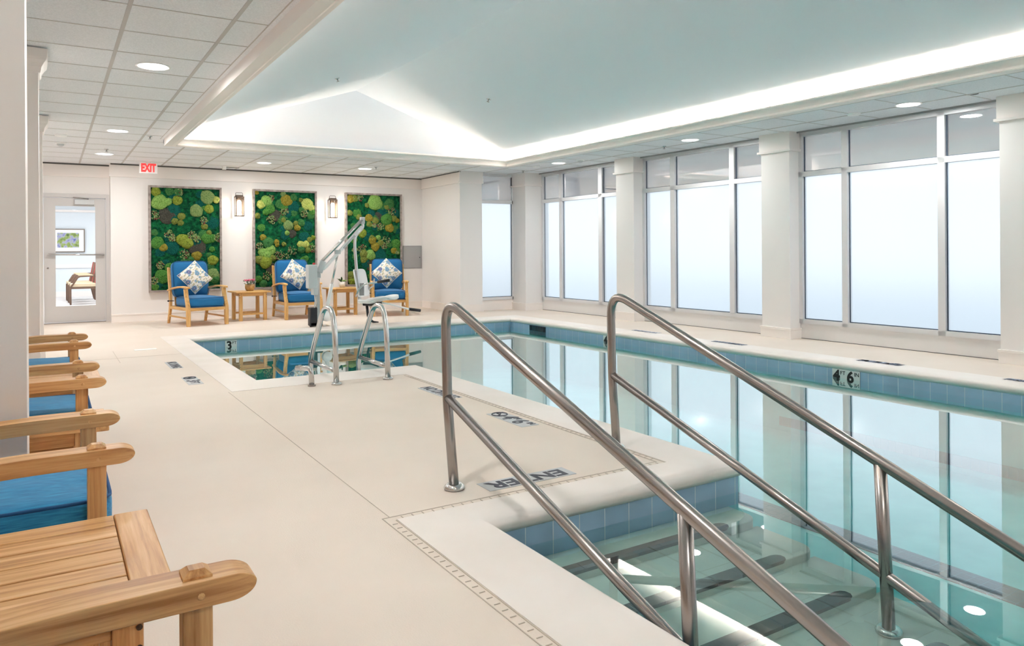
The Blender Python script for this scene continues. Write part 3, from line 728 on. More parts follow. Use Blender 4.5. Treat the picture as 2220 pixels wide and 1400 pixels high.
MB().tube([(-0.04, -0.03, 1.155), (0.775, -0.03, 1.145)], 0.014).tube([(-0.035, -0.03, 1.155), (-0.035, 0.02, 1.155)], 0.012).tube([(0.77, -0.03, 1.145), (0.77, 0.02, 1.145)], 0.012).build('push_bar', steel2_m, leaf, smooth=True)
MB().box(0.345, -0.04, 1.995, 0.635, 0.02, 2.08).build('door_closer', greyp_m, leaf, bevel=0.004)
MB().tube([(0.55, -0.03, 2.09), (0.42, -0.06, 2.10), (0.30, 0.0, 2.115)], 0.008).build('closer_arm', steel_m, leaf, smooth=True)
MB().lathe([(0.0001, 0), (0.014, 0), (0.014, 0.012), (0.0001, 0.014)], (-0.04, 0.02, 0.93), 14, Matrix.Rotation(PI / 2, 3, 'X')).build('lock', steel_m, leaf)
MB().box(-0.1, 0.0, 0.0, 0.8, 0.1, 0.012).build('threshold', steel_m, d)
tag(MB().box(-3, 14.62, -0.05, 6, 23.5, 0.0).build('floor_lobby', lobbyf_m), 'pale floor of the lobby beyond the exit door', 'floor', kind='structure')
lb = MB(); lb.box(-3, 23.5, 0, 6, 23.6, 2.7); lb.box(-3.1, 14.62, 0, -3, 23.6, 2.7); lb.box(6, 14.62, 0, 6.1, 23.6, 2.7)
lbo = tag(lb.build('wall_lobby', lobby_m), 'pale blue lobby wall seen through the door glass', 'wall', kind='structure')
MB().box(-3, 23.46, 0.78, 6, 23.5, 0.88).box(-3, 23.47, 0.0, 6, 23.5, 0.14).box(-3, 23.44, 2.3, 6, 23.5, 2.36).build('chair_rail', trim_m, lbo)
tag(MB().box(-3, 14.62, 2.68, 6, 23.6, 2.75).build('ceiling_lobby', wall_m), 'white ceiling of the lobby beyond the exit door', 'ceiling', kind='structure')
lt = empty('lobby_fill_light', (0.8, 19.5, 2.68), 0, 'unseen light panel added to brighten the lobby beyond the door', 'ceiling light')  # added fill light out of view, brightens the lobby wall
MB().box(-1.6, -2.6, -0.03, 1.6, 2.6, -0.001).build('lens', mat('lobby_fill_glow', (1, 1, 1, 1), 0.5, emit=(0.95, 0.98, 1, 1), es=0.6), lt)
llamp = area('lamp', (0, 0, -0.04), 3.1, 5.1, 36, (0.95, 0.98, 1), (0, 0, 0)); llamp.parent = lt
pc = empty('framed_picture', (0.40, 23.46, 1.525), 0, 'framed garden pond picture on the lobby wall beyond the door', 'picture')
MB().box(-0.40, -0.03, -0.32, 0.40, 0.0, 0.32).build('frame', mat('picture_frame', srgb(128, 118, 108), 0.4, 0.3), pc)
MB().box(-0.37, -0.034, -0.29, 0.37, -0.030, 0.29).build('mat', whitep_m, pc)
pm = mat('picture_print', srgb(130, 150, 120), 0.6)
ptc = nd(pm, 'ShaderNodeTexCoord'); pn = nd(pm, 'ShaderNodeTexNoise'); pn.inputs['Scale'].default_value = 9; pn.inputs['Detail'].default_value = 4; lk(pm, ptc.outputs['Object'], pn.inputs['Vector'])
prr = ramp(pm, [(0.3, srgb(70, 100, 60)), (0.45, srgb(150, 170, 90)), (0.55, srgb(170, 170, 200)), (0.7, srgb(100, 110, 170))]); lk(pm, pn.outputs[0], prr.inputs[0]); lk(pm, prr.outputs[0], P(pm).inputs['Base Color'])
MB().box(-0.25, -0.037, -0.19, 0.26, -0.034, 0.21).build('print', pm, pc)

def guest_chair(loc, rz, label):
    o = empty('guest_chair', loc, rz, label, 'chair', 'guest chairs in the lobby')
    MB().box(-0.26, -0.28, 0.40, 0.26, 0.24, 0.48).build('seat', beige_m, o, bevel=0.02)
    MB().box(-0.25, 0.22, 0.46, 0.25, 0.28, 0.95, Matrix.Rotation(-0.18, 3, 'X'), (0, 0.25, 0.46)).build('backrest', redf_m, o, bevel=0.02)
    for s in (-1, 1):
        MB().tube([(s * 0.27, -0.27, 0), (s * 0.27, -0.27, 0.40), (s * 0.27, -0.20, 0.50), (s * 0.27, -0.13, 0.62), (s * 0.27, -0.08, 0.645), (s * 0.27, 0.28, 0.66)], 0.018, 8).build('arm', dwood_m, o, smooth=True)
        MB().tube([(s * 0.25, 0.34, 0), (s * 0.25, 0.24, 0.44), (s * 0.25, 0.33, 0.95)], 0.02, 8).build('leg', dwood_m, o, smooth=True)
        MB().box(s * 0.27 - 0.018, -0.12, 0.662, s * 0.27 + 0.018, 0.18, 0.68).build('arm_pad', beige_m, o, bevel=0.005)
    MB().box(-0.26, -0.27, 0.36, 0.26, 0.24, 0.40).build('seat_frame', dwood_m, o)
    return o
guest_chair((0.65, 19.87, 0), -PI / 2, 'beige guest chair nearest the door in the lobby')
guest_chair((0.63, 20.78, 0), -PI / 2, 'beige guest chair in the middle of the lobby row')
guest_chair((0.61, 21.68, 0), -PI / 2, 'beige guest chair farthest from the door in the lobby')

ex = empty('exit_sign', (1.38, 13.58, ZC), 0, 'red EXIT sign hanging from the ceiling near the door', 'exit sign')
MB().box(-0.135, -0.02, -0.20, 0.135, 0.02, -0.03).build('housing', whitep_m, ex, bevel=0.004)
MB().box(-0.04, -0.012, -0.03, 0.04, 0.012, 0).build('mount', whitep_m, ex)
text('lettering', 'EXIT', 0.18, exit_m, ex, (0, -0.0215, -0.115), (1, 0, 0), (0, 0, 1), 0.009, 0.002, 0.60)

# ------------------------------------------------------------------ wall lanterns, access panel
def lantern(x, label):
    o = empty('wall_lantern', (x, YF, 2.02), 0, label, 'wall lantern', 'lanterns between the moss panels')
    MB().box(-0.06, -0.02, -0.16, 0.06, 0, 0.16).build('back_plate', bronze_m, o, bevel=0.003)
    hx, y0_, y1_ = 0.075, -0.17, -0.03
    f = MB()
    for sx in (-hx, hx - 0.012):
        for yy_ in (y0_, y1_ - 0.012): f.box(sx, yy_, -0.19, sx + 0.012, yy_ + 0.012, 0.16)
    for z in (-0.195, 0.15): f.box(-hx, y0_, z, hx, y0_ + 0.014, z + 0.014); f.box(-hx, y1_ - 0.014, z, hx, y1_, z + 0.014); f.box(-hx, y0_, z, -hx + 0.014, y1_, z + 0.014); f.box(hx - 0.014, y0_, z, hx, y1_, z + 0.014)
    f.build('cage', bronze_m, o)
    cp = MB(); cp.box(-0.06, y0_ + 0.01, 0.164, 0.06, y1_ - 0.01, 0.19); cp.box(-0.02, -0.06, 0.12, 0.02, -0.01, 0.16); cp.build('cap', bronze_m, o, bevel=0.004)
    MB().tube([(-0.06, -0.10, 0.18), (-0.06, -0.10, 0.225), (-0.05, -0.10, 0.235), (0.05, -0.10, 0.235), (0.06, -0.10, 0.225), (0.06, -0.10, 0.18)], 0.004, 8).build('handle', bronze_m, o, smooth=True)
    gl_ = MB()
    for sx in (-hx + 0.005, hx - 0.005): gl_.add([(sx, y0_, -0.18), (sx, y1_, -0.18), (sx, y1_, 0.15), (sx, y0_, 0.15)], [(0, 1, 2, 3)])
    gl_.add([(-hx, y0_ + 0.005, -0.18), (hx, y0_ + 0.005, -0.18), (hx, y0_ + 0.005, 0.15), (-hx, y0_ + 0.005, 0.15)], [(0, 1, 2, 3)]); gl_.build('glass', clear_m, o)
    MB().lathe([(0.0001, 0.10), (0.02, 0.095), (0.034, 0.07), (0.036, -0.17), (0.0001, -0.175)], (0, -0.10, 0), 16).build('lamp_tube', lamp_m, o, smooth=True)
lantern(2.915, 'glowing bronze wall lantern between the left and middle moss panels')
lantern(4.655, 'glowing bronze wall lantern between the middle and right moss panels')
ap = empty('access_panel', (6.37, YF, 1.05), 0, 'square grey metal access panel on the end wall', 'access panel')
MB().box(-0.215, -0.012, -0.235, 0.215, 0, 0.235).build('frame', greyd_m, ap, bevel=0.002)
MB().box(-0.195, -0.016, -0.215, 0.195, -0.012, 0.215).build('door', mat('panel_face', srgb(166, 166, 166), 0.4), ap)
MB().lathe([(0.0001, 0), (0.01, 0), (0.01, 0.004)], (0.165, -0.016, -0.01), 12, Matrix.Rotation(PI / 2, 3, 'X')).build('latch', blackp_m, ap)

# ------------------------------------------------------------------ moss panels
P1 = dict(box=(85, 60, 925, 1320), L=[(280,400,110,'bark'),(640,800,115,'bark'),(360,330,85,'teal'),(330,800,95,'teal'),(850,480,85,'teal'),(680,250,60,'teal'),(145,110,60,'yolive'),(190,240,100,'lime'),(290,230,52,'lime'),(310,105,78,'green2'),(410,110,60,'green2'),(400,210,65,'yolive'),(770,160,95,'sage'),(885,190,50,'yellow'),(635,335,85,'sage'),(790,310,62,'yolive'),(450,410,50,'olive'),(370,470,45,'olive'),(440,490,40,'olive'),(735,530,45,'olive'),(160,740,95,'grass'),(230,795,55,'mustard'),(460,700,80,'yolive'),(520,740,78,'yolive'),(760,680,75,'grass'),(820,680,60,'grass'),(635,900,65,'mustard'),(560,950,45,'green2'),(835,960,70,'yolive'),(220,1150,95,'grass'),(830,1150,95,'sage'),(300,1040,60,'grass'),(790,610,36,'olive'),(860,1200,60,'green2'),(130,1280,50,'grass')],
          C=[(130,400,60),(420,110,50),(300,640,60),(340,680,45),(580,650,60),(640,690,40),(720,460,50),(900,670,60),(480,880,60),(190,1010,50),(120,1200,50)])
P2 = dict(box=(70, 90, 845, 1335), L=[(330,400,80,'bark'),(545,640,55,'bark'),(270,1090,75,'bark'),(560,280,80,'teal'),(430,600,70,'teal'),(700,680,70,'teal'),(95,110,32,'mustard'),(150,260,58,'yellow'),(215,215,72,'lime'),(430,120,100,'sage'),(470,200,80,'mustard'),(560,160,50,'green2'),(260,320,65,'grass'),(210,360,42,'grass'),(740,240,80,'yellow'),(800,290,48,'yellow'),(660,190,30,'olive'),(102,410,40,'olive'),(490,530,68,'sage'),(430,460,38,'olive'),(590,500,36,'olive'),(660,495,50,'green2'),(610,560,45,'mustard'),(475,630,36,'lime'),(170,690,42,'mustard'),(235,760,75,'green2'),(340,750,36,'mustard'),(345,785,30,'mustard'),(435,780,32,'olive'),(165,885,58,'lime'),(265,850,66,'lime'),(220,915,60,'lime'),(120,980,65,'olive'),(200,1010,85,'yolive'),(290,960,45,'olive'),(650,780,45,'yellow'),(720,780,50,'yellow'),(750,860,40,'olive'),(820,690,52,'yolive'),(770,720,40,'olive'),(720,970,40,'grass'),(110,1230,62,'grass'),(170,1290,58,'green2'),(660,850,50,'green2'),(810,350,45,'grass')],
          C=[(270,180,50),(440,350,60),(270,460,60),(700,370,50),(120,800,45),(370,920,60),(450,960,60),(540,860,60),(810,840,50),(220,1190,60)])
P3 = dict(box=(100, 95, 830, 1360), L=[(400,1090,75,'bark'),(530,390,60,'bark'),(590,320,80,'teal'),(560,950,85,'teal'),(370,690,60,'teal'),(790,600,70,'teal'),(150,155,58,'mustard'),(200,150,45,'olive'),(480,200,108,'lime'),(370,240,32,'olive'),(680,215,72,'green2'),(640,260,40,'olive'),(135,355,40,'olive'),(260,410,40,'olive'),(395,420,55,'mustard'),(480,460,48,'olive'),(400,510,42,'olive'),(640,440,85,'grass'),(680,560,62,'mustard'),(790,450,32,'mustard'),(740,420,45,'olive'),(300,640,62,'yolive'),(440,740,56,'mustard'),(520,700,36,'lime'),(480,830,60,'mustard'),(550,775,46,'olive'),(430,700,36,'olive'),(410,950,70,'lime'),(320,930,58,'olive'),(320,1010,50,'olive'),(740,890,45,'mustard'),(770,790,65,'grass'),(155,1240,60,'olive'),(160,1310,52,'yolive'),(250,1280,50,'green2')],
          C=[(270,140,45),(710,320,55),(620,740,60),(600,820,45),(300,860,60),(550,540,50),(460,530,30),(780,920,25),(200,880,40)])
def moss_panel(x0, x1, data, label, seed):
    xc = (x0 + x1) / 2; z0, z1 = 0.49, 2.335; W, H = x1 - x0, z1 - z0
    o = empty('moss_panel', (xc, YF, (z0 + z1) / 2), 0, label, 'moss wall art', 'framed moss panels on the end wall')
    t = 0.035; f = MB()
    f.box(-W / 2, -0.075, -H / 2, -W / 2 + t, 0, H / 2); f.box(W / 2 - t, -0.075, -H / 2, W / 2, 0, H / 2)
    f.box(-W / 2 + t, -0.075, -H / 2, W / 2 - t, 0, -H / 2 + t); f.box(-W / 2 + t, -0.075, H / 2 - t, W / 2 - t, 0, H / 2)
    f.build('frame', frame_m, o)
    rnd = random.Random(seed); w2, h2 = W / 2 - t, H / 2 - t
    nx, nz = 70, 110; vs = []
    for j in range(nz + 1):
        for i in range(nx + 1):
            e = 0 if i in (0, nx) or j in (0, nz) else 1
            x = -w2 + 2 * w2 * i / nx; z = -h2 + 2 * h2 * j / nz
            k = math.sin(x * 9 + seed) * math.sin(z * 7 + 2 * seed) + 0.6 * math.sin(x * 19 + z * 13)
            vs.append((x + e * rnd.uniform(-.003, .003), -0.040 - e * (0.008 * k + rnd.uniform(0, 0.014)), z + e * rnd.uniform(-.003, .003)))
    mb = MB(); mb.v = vs; mb.f = [(j * (nx + 1) + i, j * (nx + 1) + i + 1, (j + 1) * (nx + 1) + i + 1, (j + 1) * (nx + 1) + i) for j in range(nz) for i in range(nx)]
    mb.build('moss_bed', MOSS['base'], o)
    bx0, by0, bx1, by1 = data['box']; R90 = Matrix.Rotation(PI / 2, 3, 'X')
    extra = [(rnd.uniform(bx0 + 40, bx1 - 40), rnd.uniform(by0 + 40, by1 - 40), rnd.uniform(38, 72), rnd.choice(['green2', 'grass', 'teal', 'base', 'green2'])) for _ in range(26)]
    for k, (px, py, r, kd) in enumerate(extra + data['L']):
        x = -w2 + 2 * w2 * (px - bx0) / (bx1 - bx0); z = h2 - 2 * h2 * (py - by0) / (by1 - by0); rr = r / (bx1 - bx0) * 2 * w2
        rr = max(0.03, min(rr, w2 - abs(x) + 0.01)); rr = max(0.03, min(rr, h2 - abs(z) + 0.01)); z = max(-h2 + 0.03, min(h2 - 0.03, z))
        dep = 0.020 if kd in ('bark', 'teal', 'base') or k < len(extra) else 0.032 + 0.10 * rr + 0.004 * (k % 5)
        mb = MB().blob((x, -0.044, z), rr, rr, dep, 26, 7, 0.07, True, seed * 100 + k, R90)
        # break up the outline and the surface
        mb.v = [(a + rnd.uniform(-1, 1) * 0.004, b - rnd.uniform(0, 1) * 0.006, c + rnd.uniform(-1, 1) * 0.004) for a, b, c in mb.v]
        mb.build('moss_mound', MOSS[kd], o, smooth=True)
    for nm, mm, frac in (('succulent_sprigs', MOSS['sage'], 0.55), ('dried_pods', mat('pod_red_%d' % seed, srgb(110, 58, 50), 0.8), 0.25), ('pale_sprigs', mat('sprig_pale_%d' % seed, srgb(136, 154, 108), 0.8), 0.2)):
        mb = MB()
        for (px, py, r) in data['C']:
            for q in range(int(60 * frac)):
                a = rnd.uniform(0, 2 * PI); d_ = r * math.sqrt(rnd.random()); X = px + d_ * math.cos(a); Y = py + d_ * math.sin(a)
                x = -w2 + 2 * w2 * (X - bx0) / (bx1 - bx0); z = h2 - 2 * h2 * (Y - by0) / (by1 - by0)
                if abs(x) > w2 - 0.01 or abs(z) > h2 - 0.01: continue
                s_ = rnd.uniform(0.006, 0.014); mb.blob((x, -0.075 + rnd.uniform(-.008, .008), z), s_, s_ * 0.7, s_, 6, 4)
        so = mb.build(nm, mm, o); so['kind'] = 'stuff'
moss_panel(1.43, 2.62, P1, 'framed moss artwork nearest the exit door, behind the left armchair', 3)
moss_panel(3.165, 4.355, P2, 'framed moss artwork between the two wall lanterns', 4)
moss_panel(4.925, 6.12, P3, 'framed moss artwork on the right, behind the pool lift seat', 5)

# ------------------------------------------------------------------ cushions
def cushion_mesh(wx, dy, hz, n=8, nx=18, ny=18, nz=4, bulge=0.02, seed=0, wr=0.0):
    """rounded box cushion centred on its bottom face"""
    rnd = random.Random(seed); mb = MB(); vs = {}; out_v = []; fs = []
    def key(p):
        q = tuple(round(c, 5) for c in p)
        if q not in vs:
            x, y, z = q; k = (abs(x) ** n + abs(y) ** n + abs(z) ** n) ** (1 / n)
            m_ = max(abs(x), abs(y), abs(z)); s = m_ / k if k else 1
            X, Y, Z = x * s, y * s, z * s
            b = bulge * (1 - x * x) * (1 - y * y) * (1 if z > 0 else 0.3)
            wob = wr * math.sin(x * 9 + seed) * math.cos(y * 7 + seed * 2) * (1 - abs(x)) if z > 0.5 else 0
            vs[q] = len(out_v); out_v.append((X * wx / 2, Y * dy / 2, Z * hz / 2 + hz / 2 + (b if z > 0 else -b) * abs(z) + wob))
        return vs[q]
    def face(fn, a, b):
        for i in range(a):
            for j in range(b):
                u0, u1, v0, v1 = -1 + 2 * i / a, -1 + 2 * (i + 1) / a, -1 + 2 * j / b, -1 + 2 * (j + 1) / b
                fs.append(tuple(key(fn(u, v)) for u, v in ((u0, v0), (u1, v0), (u1, v1), (u0, v1))))
    for s in (1, -1):
        face(lambda u, v: (u, v, s), nx, ny); face(lambda u, v: (u, s, v), nx, nz); face(lambda u, v: (s, u, v), ny, nz)
    mb.v = out_v; mb.f = fs; return mb
def rim(wx, dy, z, n=8, k=56, inset=0.985):
    pts = []
    for i in range(k):
        a = 2 * PI * i / k; c, s = math.cos(a), math.sin(a)
        r = 1 / (abs(c) ** n + abs(s) ** n) ** (1 / n); pts.append((c * r * wx / 2 * inset, s * r * dy / 2 * inset, z))
    return pts
def xf(mb, Mx):
    mb.v = [tuple(Mx @ Vector(v)) for v in mb.v]; return mb

# ------------------------------------------------------------------ deep lounge armchair (faces local -y)
def lounge(loc, rz, label):
    o = empty('lounge_armchair', loc, rz, label, 'armchair', 'blue cushioned armchairs along the end wall')
    T = lteak
    for s in (-1, 1):
        xa, xb = (s * 0.33, s * 0.275); x0, x1 = min(xa, xb), max(xa, xb)
        MB().prism([(-0.452, 0), (-0.405, 0), (-0.392, 0.12), (-0.388, 0.24), (-0.385, 0.30), (-0.345, 0.40), (-0.305, 0.50), (-0.285, 0.592), (-0.345, 0.592), (-0.365, 0.50), (-0.41, 0.39), (-0.452, 0.31), (-0.458, 0.24), (-0.456, 0.1)], 0, x0, x1).build('leg', T[2], o, bevel=0.006)
        MB().prism([(0.49, 0), (0.445, 0), (0.40, 0.12), (0.345, 0.25), (0.335, 0.36), (0.36, 0.55), (0.405, 0.78), (0.435, 0.92), (0.48, 0.93), (0.462, 0.78), (0.42, 0.55), (0.40, 0.38), (0.405, 0.27), (0.45, 0.13)], 0, x0 + 0.008, x1 - 0.008).build('leg', T[2], o, bevel=0.006)
        # arm: plan outline with a rounded paddle, following a gentle arch
        st_ = []
        for k in range(17):
            t = k / 16; y = -0.435 + 0.90 * t
            top = 0.622 + 0.012 * math.sin(PI * min(1, t / 0.55)) - 0.06 * max(0, (t - 0.45) / 0.55) ** 1.6
            hw = 0.042 * (1 if t > 0.06 else (0.55 + 0.45 * (t / 0.06) ** 0.5)) * (1 - 0.35 * max(0, (t - 0.3) / 0.7))
            st_.append((y, top, hw))
        mb = MB(); vs = []
        for y, z, hw in st_: vs += [(s * 0.303 - hw, y, z - 0.028), (s * 0.303 + hw, y, z - 0.028), (s * 0.303 + hw, y, z), (s * 0.303 - hw, y, z)]
        k = len(st_); mb.add(vs, [(a * 4 + i, a * 4 + (i + 1) % 4, (a + 1) * 4 + (i + 1) % 4, (a + 1) * 4 + i) for a in range(k - 1) for i in range(4)] + [(0, 1, 2, 3), (4 * k - 1, 4 * k - 2, 4 * k - 3, 4 * k - 4)])
        mb.build('arm', T[1], o, bevel=0.009, seg=3)
        MB().box(s * 0.303 - 0.02, -0.34, 0.622, s * 0.303 + 0.02, -0.30, 0.632).build('post_cap', T[0], o, bevel=0.004)
        MB().box(x0 + 0.012, -0.40, 0.245, x1 - 0.012, 0.37, 0.295).build('side_rail', T[1], o, bevel=0.004)
        MB().box(x0 + 0.016, -0.41, 0.115, x1 - 0.016, 0.42, 0.142).build('stretcher', T[1], o, bevel=0.003)
    MB().box(-0.29, -0.445, 0.243, 0.29, -0.415, 0.297).build('front_rail', T[0], o, bevel=0.005)
    MB().box(-0.29, 0.35, 0.245, 0.29, 0.38, 0.295).build('back_rail', T[0], o, bevel=0.004)
    MB().box(-0.28, 0.43, 0.85, 0.28, 0.455, 0.92, Matrix.Rotation(-0.2, 3, 'X')).build('top_rail', T[0], o, bevel=0.005)
    for k in range(5):
        x = -0.21 + 0.105 * k
        MB().prism([(0.37, 0.29), (0.38, 0.29), (0.45, 0.87), (0.44, 0.87)], 0, x - 0.022, x + 0.022).build('back_slat', T[2], o)
    MB().box(-0.28, -0.42, 0.283, 0.28, 0.36, 0.295).build('seat_deck', T[0], o)
    sc_ = xf(cushion_mesh(0.56, 0.70, 0.152, 10, 18, 18, 4, 0.03, 3), Matrix.Translation((0, -0.10, 0.296))).build('seat_cushion', blue_far, o, smooth=True)
    for z in (0.30, 0.444): MB().tube([(x, y - 0.10, z) for x, y, _ in rim(0.56, 0.70, 0, 14, 60, 0.992)], 0.005, 6, closed=True).build('piping', pipe_m, sc_, smooth=True)
    Mx = Matrix.Translation((0, 0.30, 0.44)) @ Matrix.Rotation(math.radians(90 - 9), 4, 'X') @ Matrix.Translation((0, 0.29, -0.075))
    bc = xf(cushion_mesh(0.58, 0.60, 0.15, 7, 18, 18, 4, 0.035, 5, 0.003), Mx).build('back_cushion', blue_far, o, smooth=True)
    mb = MB().tube([(x, y, 0.135) for x, y, _ in rim(0.58, 0.60, 0, 9, 60, 0.985)], 0.005, 6, closed=True)
    xf(mb, Mx).build('piping', pipe_m, bc, smooth=True)
    for s in (-1, 1):
        MB().tube([(s * 0.27, 0.30, 0.375), (s * 0.335, 0.33, 0.38), (s * 0.345, 0.39, 0.375), (s * 0.30, 0.42, 0.37)], 0.006, 8).blob((s * 0.345, 0.35, 0.375), 0.014, 0.014, 0.014, 8, 6).build('cushion_tie', blackp_m, sc_, smooth=True)
    return o
def pillow(loc, rz, tilt, spin, label, size=0.41):
    """square floral pillow standing on a corner and leaning back; pattern in its own plane"""
    mb = MB(); N = 18; h = size / 2; vs = []; ix = {}
    for sgn in (1, -1):
        for i in range(N + 1):
            for j in range(N + 1):
                u, v = -1 + 2 * i / N, -1 + 2 * j / N
                pin = 1 - 0.07 * (1 - abs(u)) * 0 - 0.06 * (1 - u * u) * v * v; pin2 = 1 - 0.06 * (1 - v * v) * u * u
                t = 0.078 * ((1 - u ** 2) * (1 - v ** 2)) ** 0.42
                vs.append((u * h * pin2, v * h * pin, sgn * t))
    n1 = (N + 1) ** 2; fs = []
    for q in (0, n1):
        for i in range(N):
            for j in range(N):
                f_ = (q + i * (N + 1) + j, q + (i + 1) * (N + 1) + j, q + (i + 1) * (N + 1) + j + 1, q + i * (N + 1) + j + 1)
                fs.append(f_ if q == 0 else f_[::-1])
    mb.v = vs; mb.f = fs
    o = mb.build('throw_pillow', floral_m, smooth=True)
    o.matrix_world = Matrix.Translation(loc) @ Matrix.Rotation(rz, 4, 'Z') @ Matrix.Rotation(math.radians(90) - tilt, 4, 'X') @ Matrix.Rotation(spin, 4, 'Z')
    edge = MB().tube([(-h, -h, 0), (0, -h * 0.94, 0), (h, -h, 0), (h * 0.94, 0, 0), (h, h, 0), (0, h * 0.94, 0), (-h, h, 0), (-h * 0.94, 0, 0)], 0.004, 6, closed=True).build('piping', mat('pillow_piping', srgb(226, 222, 216), 0.8) if 'pillow_piping' not in MT else MT['pillow_piping'], o, smooth=True)
    return tag(o, label, 'pillow', 'floral throw pillows on the armchairs')
CH = [((2.05, 13.09, 0), 0.20, 'blue cushioned teak armchair nearest the exit door'), ((3.74, 13.30, 0), 0.0, 'blue cushioned teak armchair between the two side tables'), ((5.345, 12.945, 0), -0.32, 'blue cushioned teak armchair on the right, behind the pool lift seat')]
l0 = lounge(*CH[0])
for loc, rz, lb_ in CH[1:]:
    c = copy_tree(l0); c.location = loc; c.rotation_euler = (0, 0, rz); c['label'] = lb_
def on_chair(k, lx, ly, z):
    (x, y, _), rz, _l = CH[k]; return (x + lx * math.cos(rz) - ly * math.sin(rz), y + lx * math.sin(rz) + ly * math.cos(rz), z)
pillow(on_chair(0, -0.02, 0.055, 0.765), CH[0][1] + 0.05, 0.30, math.radians(38), 'blue floral pillow on the armchair nearest the exit door')
pillow(on_chair(1, 0.0, 0.055, 0.77), CH[1][1] + 0.12, 0.30, math.radians(52), 'blue floral pillow on the middle armchair, half hidden by the lift mast')
pillow(on_chair(2, -0.03, 0.055, 0.765), CH[2][1] + 0.05, 0.30, math.radians(44), 'blue floral pillow on the right armchair behind the lift armrest')

# ------------------------------------------------------------------ slatted teak side tables
def side_table(loc, rz, label, wx, dy, T, group):
    """slats run along local x, end boards along local y"""
    o = empty('side_table', loc, rz, label, 'side table', group)
    bw = 0.078; hx, hy = wx / 2, dy / 2; zt, th = 0.50, 0.024
    for s in (-1, 1): MB().box(min(s * hx, s * (hx - bw)), -hy, zt - th, max(s * hx, s * (hx - bw)), hy, zt).build('end_board', T[1], o, bevel=0.004)
    n = max(3, round(dy / 0.0835)); p = dy / n
    for k in range(n): MB().box(-hx + bw + 0.001, -hy + k * p + 0.003, zt - 0.02, hx - bw - 0.001, -hy + (k + 1) * p - 0.003, zt - 0.001).build('slat', T[0], o, bevel=0.003)
    lx, ly, lw = hx - 0.06, hy - 0.045, 0.055
    for sx in (-1, 1):
        for sy in (-1, 1):
            x0, x1 = sorted((sx * lx, sx * (lx - lw))); y0, y1 = sorted((sy * ly, sy * (ly - lw)))
            MB().box(x0, y0, 0, x1, y1, zt - th).build('leg', T[2], o, bevel=0.004)
    for s in (-1, 1):
        y0, y1 = sorted((s * (ly - 0.012), s * (ly - 0.034))); MB().box(-lx + lw, y0, zt - th - 0.055, lx - lw, y1, zt - th).build('apron', T[0], o, bevel=0.002)
        x0, x1 = sorted((s * (lx - 0.012), s * (lx - 0.034))); MB().box(x0, -ly + lw, zt - th - 0.055, x1, ly - lw, zt - th).build('apron', T[1], o, bevel=0.002)
        y0, y1 = sorted((s * (ly - 0.016), s * (ly - 0.040))); MB().box(-lx + lw, y0, 0.10, lx - lw, y1, 0.132).build('stretcher', T[0], o, bevel=0.002)
    L = math.hypot(2 * lx - 2 * lw, 2 * ly - 0.08) - 0.03; an = math.atan2(2 * ly - 0.08, 2 * lx - 2 * lw)
    for s in (-1, 1): MB().box(-L / 2, -0.012, 0.108 + (0.0 if s > 0 else 0.010), L / 2, 0.012, 0.12 + (0 if s > 0 else 0.010), Matrix.Rotation(s * an, 3, 'Z'), (0, 0, 0.11)).build('cross_brace', T[0], o)
    for sx in (-1, 1):
        for z in (0.40, 0.44):
            MB().lathe([(0.0001, 0.003), (0.006, 0.002), (0.006, 0)], (sx * (lx - 0.008), -ly, z), 10, Matrix.Rotation(PI / 2, 3, 'X')).build('screw', bronze_m, o)
    return o
G1, G2 = 'teak side tables between the near armchairs', 'teak side tables along the end wall'
side_table((2.925, 13.34, 0), 0.06, 'teak side table holding the pink flowers', 0.585, 0.58, lteak, G2)
side_table((4.60, 13.40, 0), 0.0, 'teak side table holding the small white pot', 0.56, 0.56, lteak, G2)
side_table((-0.07, 1.852, 0), 0.0, 'slatted teak side table in the lower left corner, closest to the camera', 0.56, 0.585, teak, G1)
side_table((-0.03, 3.455, 0), 0.0, 'teak side table seen only under the arm rest beside the left column', 0.44, 0.36, teak, G1)
side_table((-0.055, 4.765, 0), 0.0, 'slatted teak side table between the two farther near armchairs', 0.56, 0.58, teak, G1)

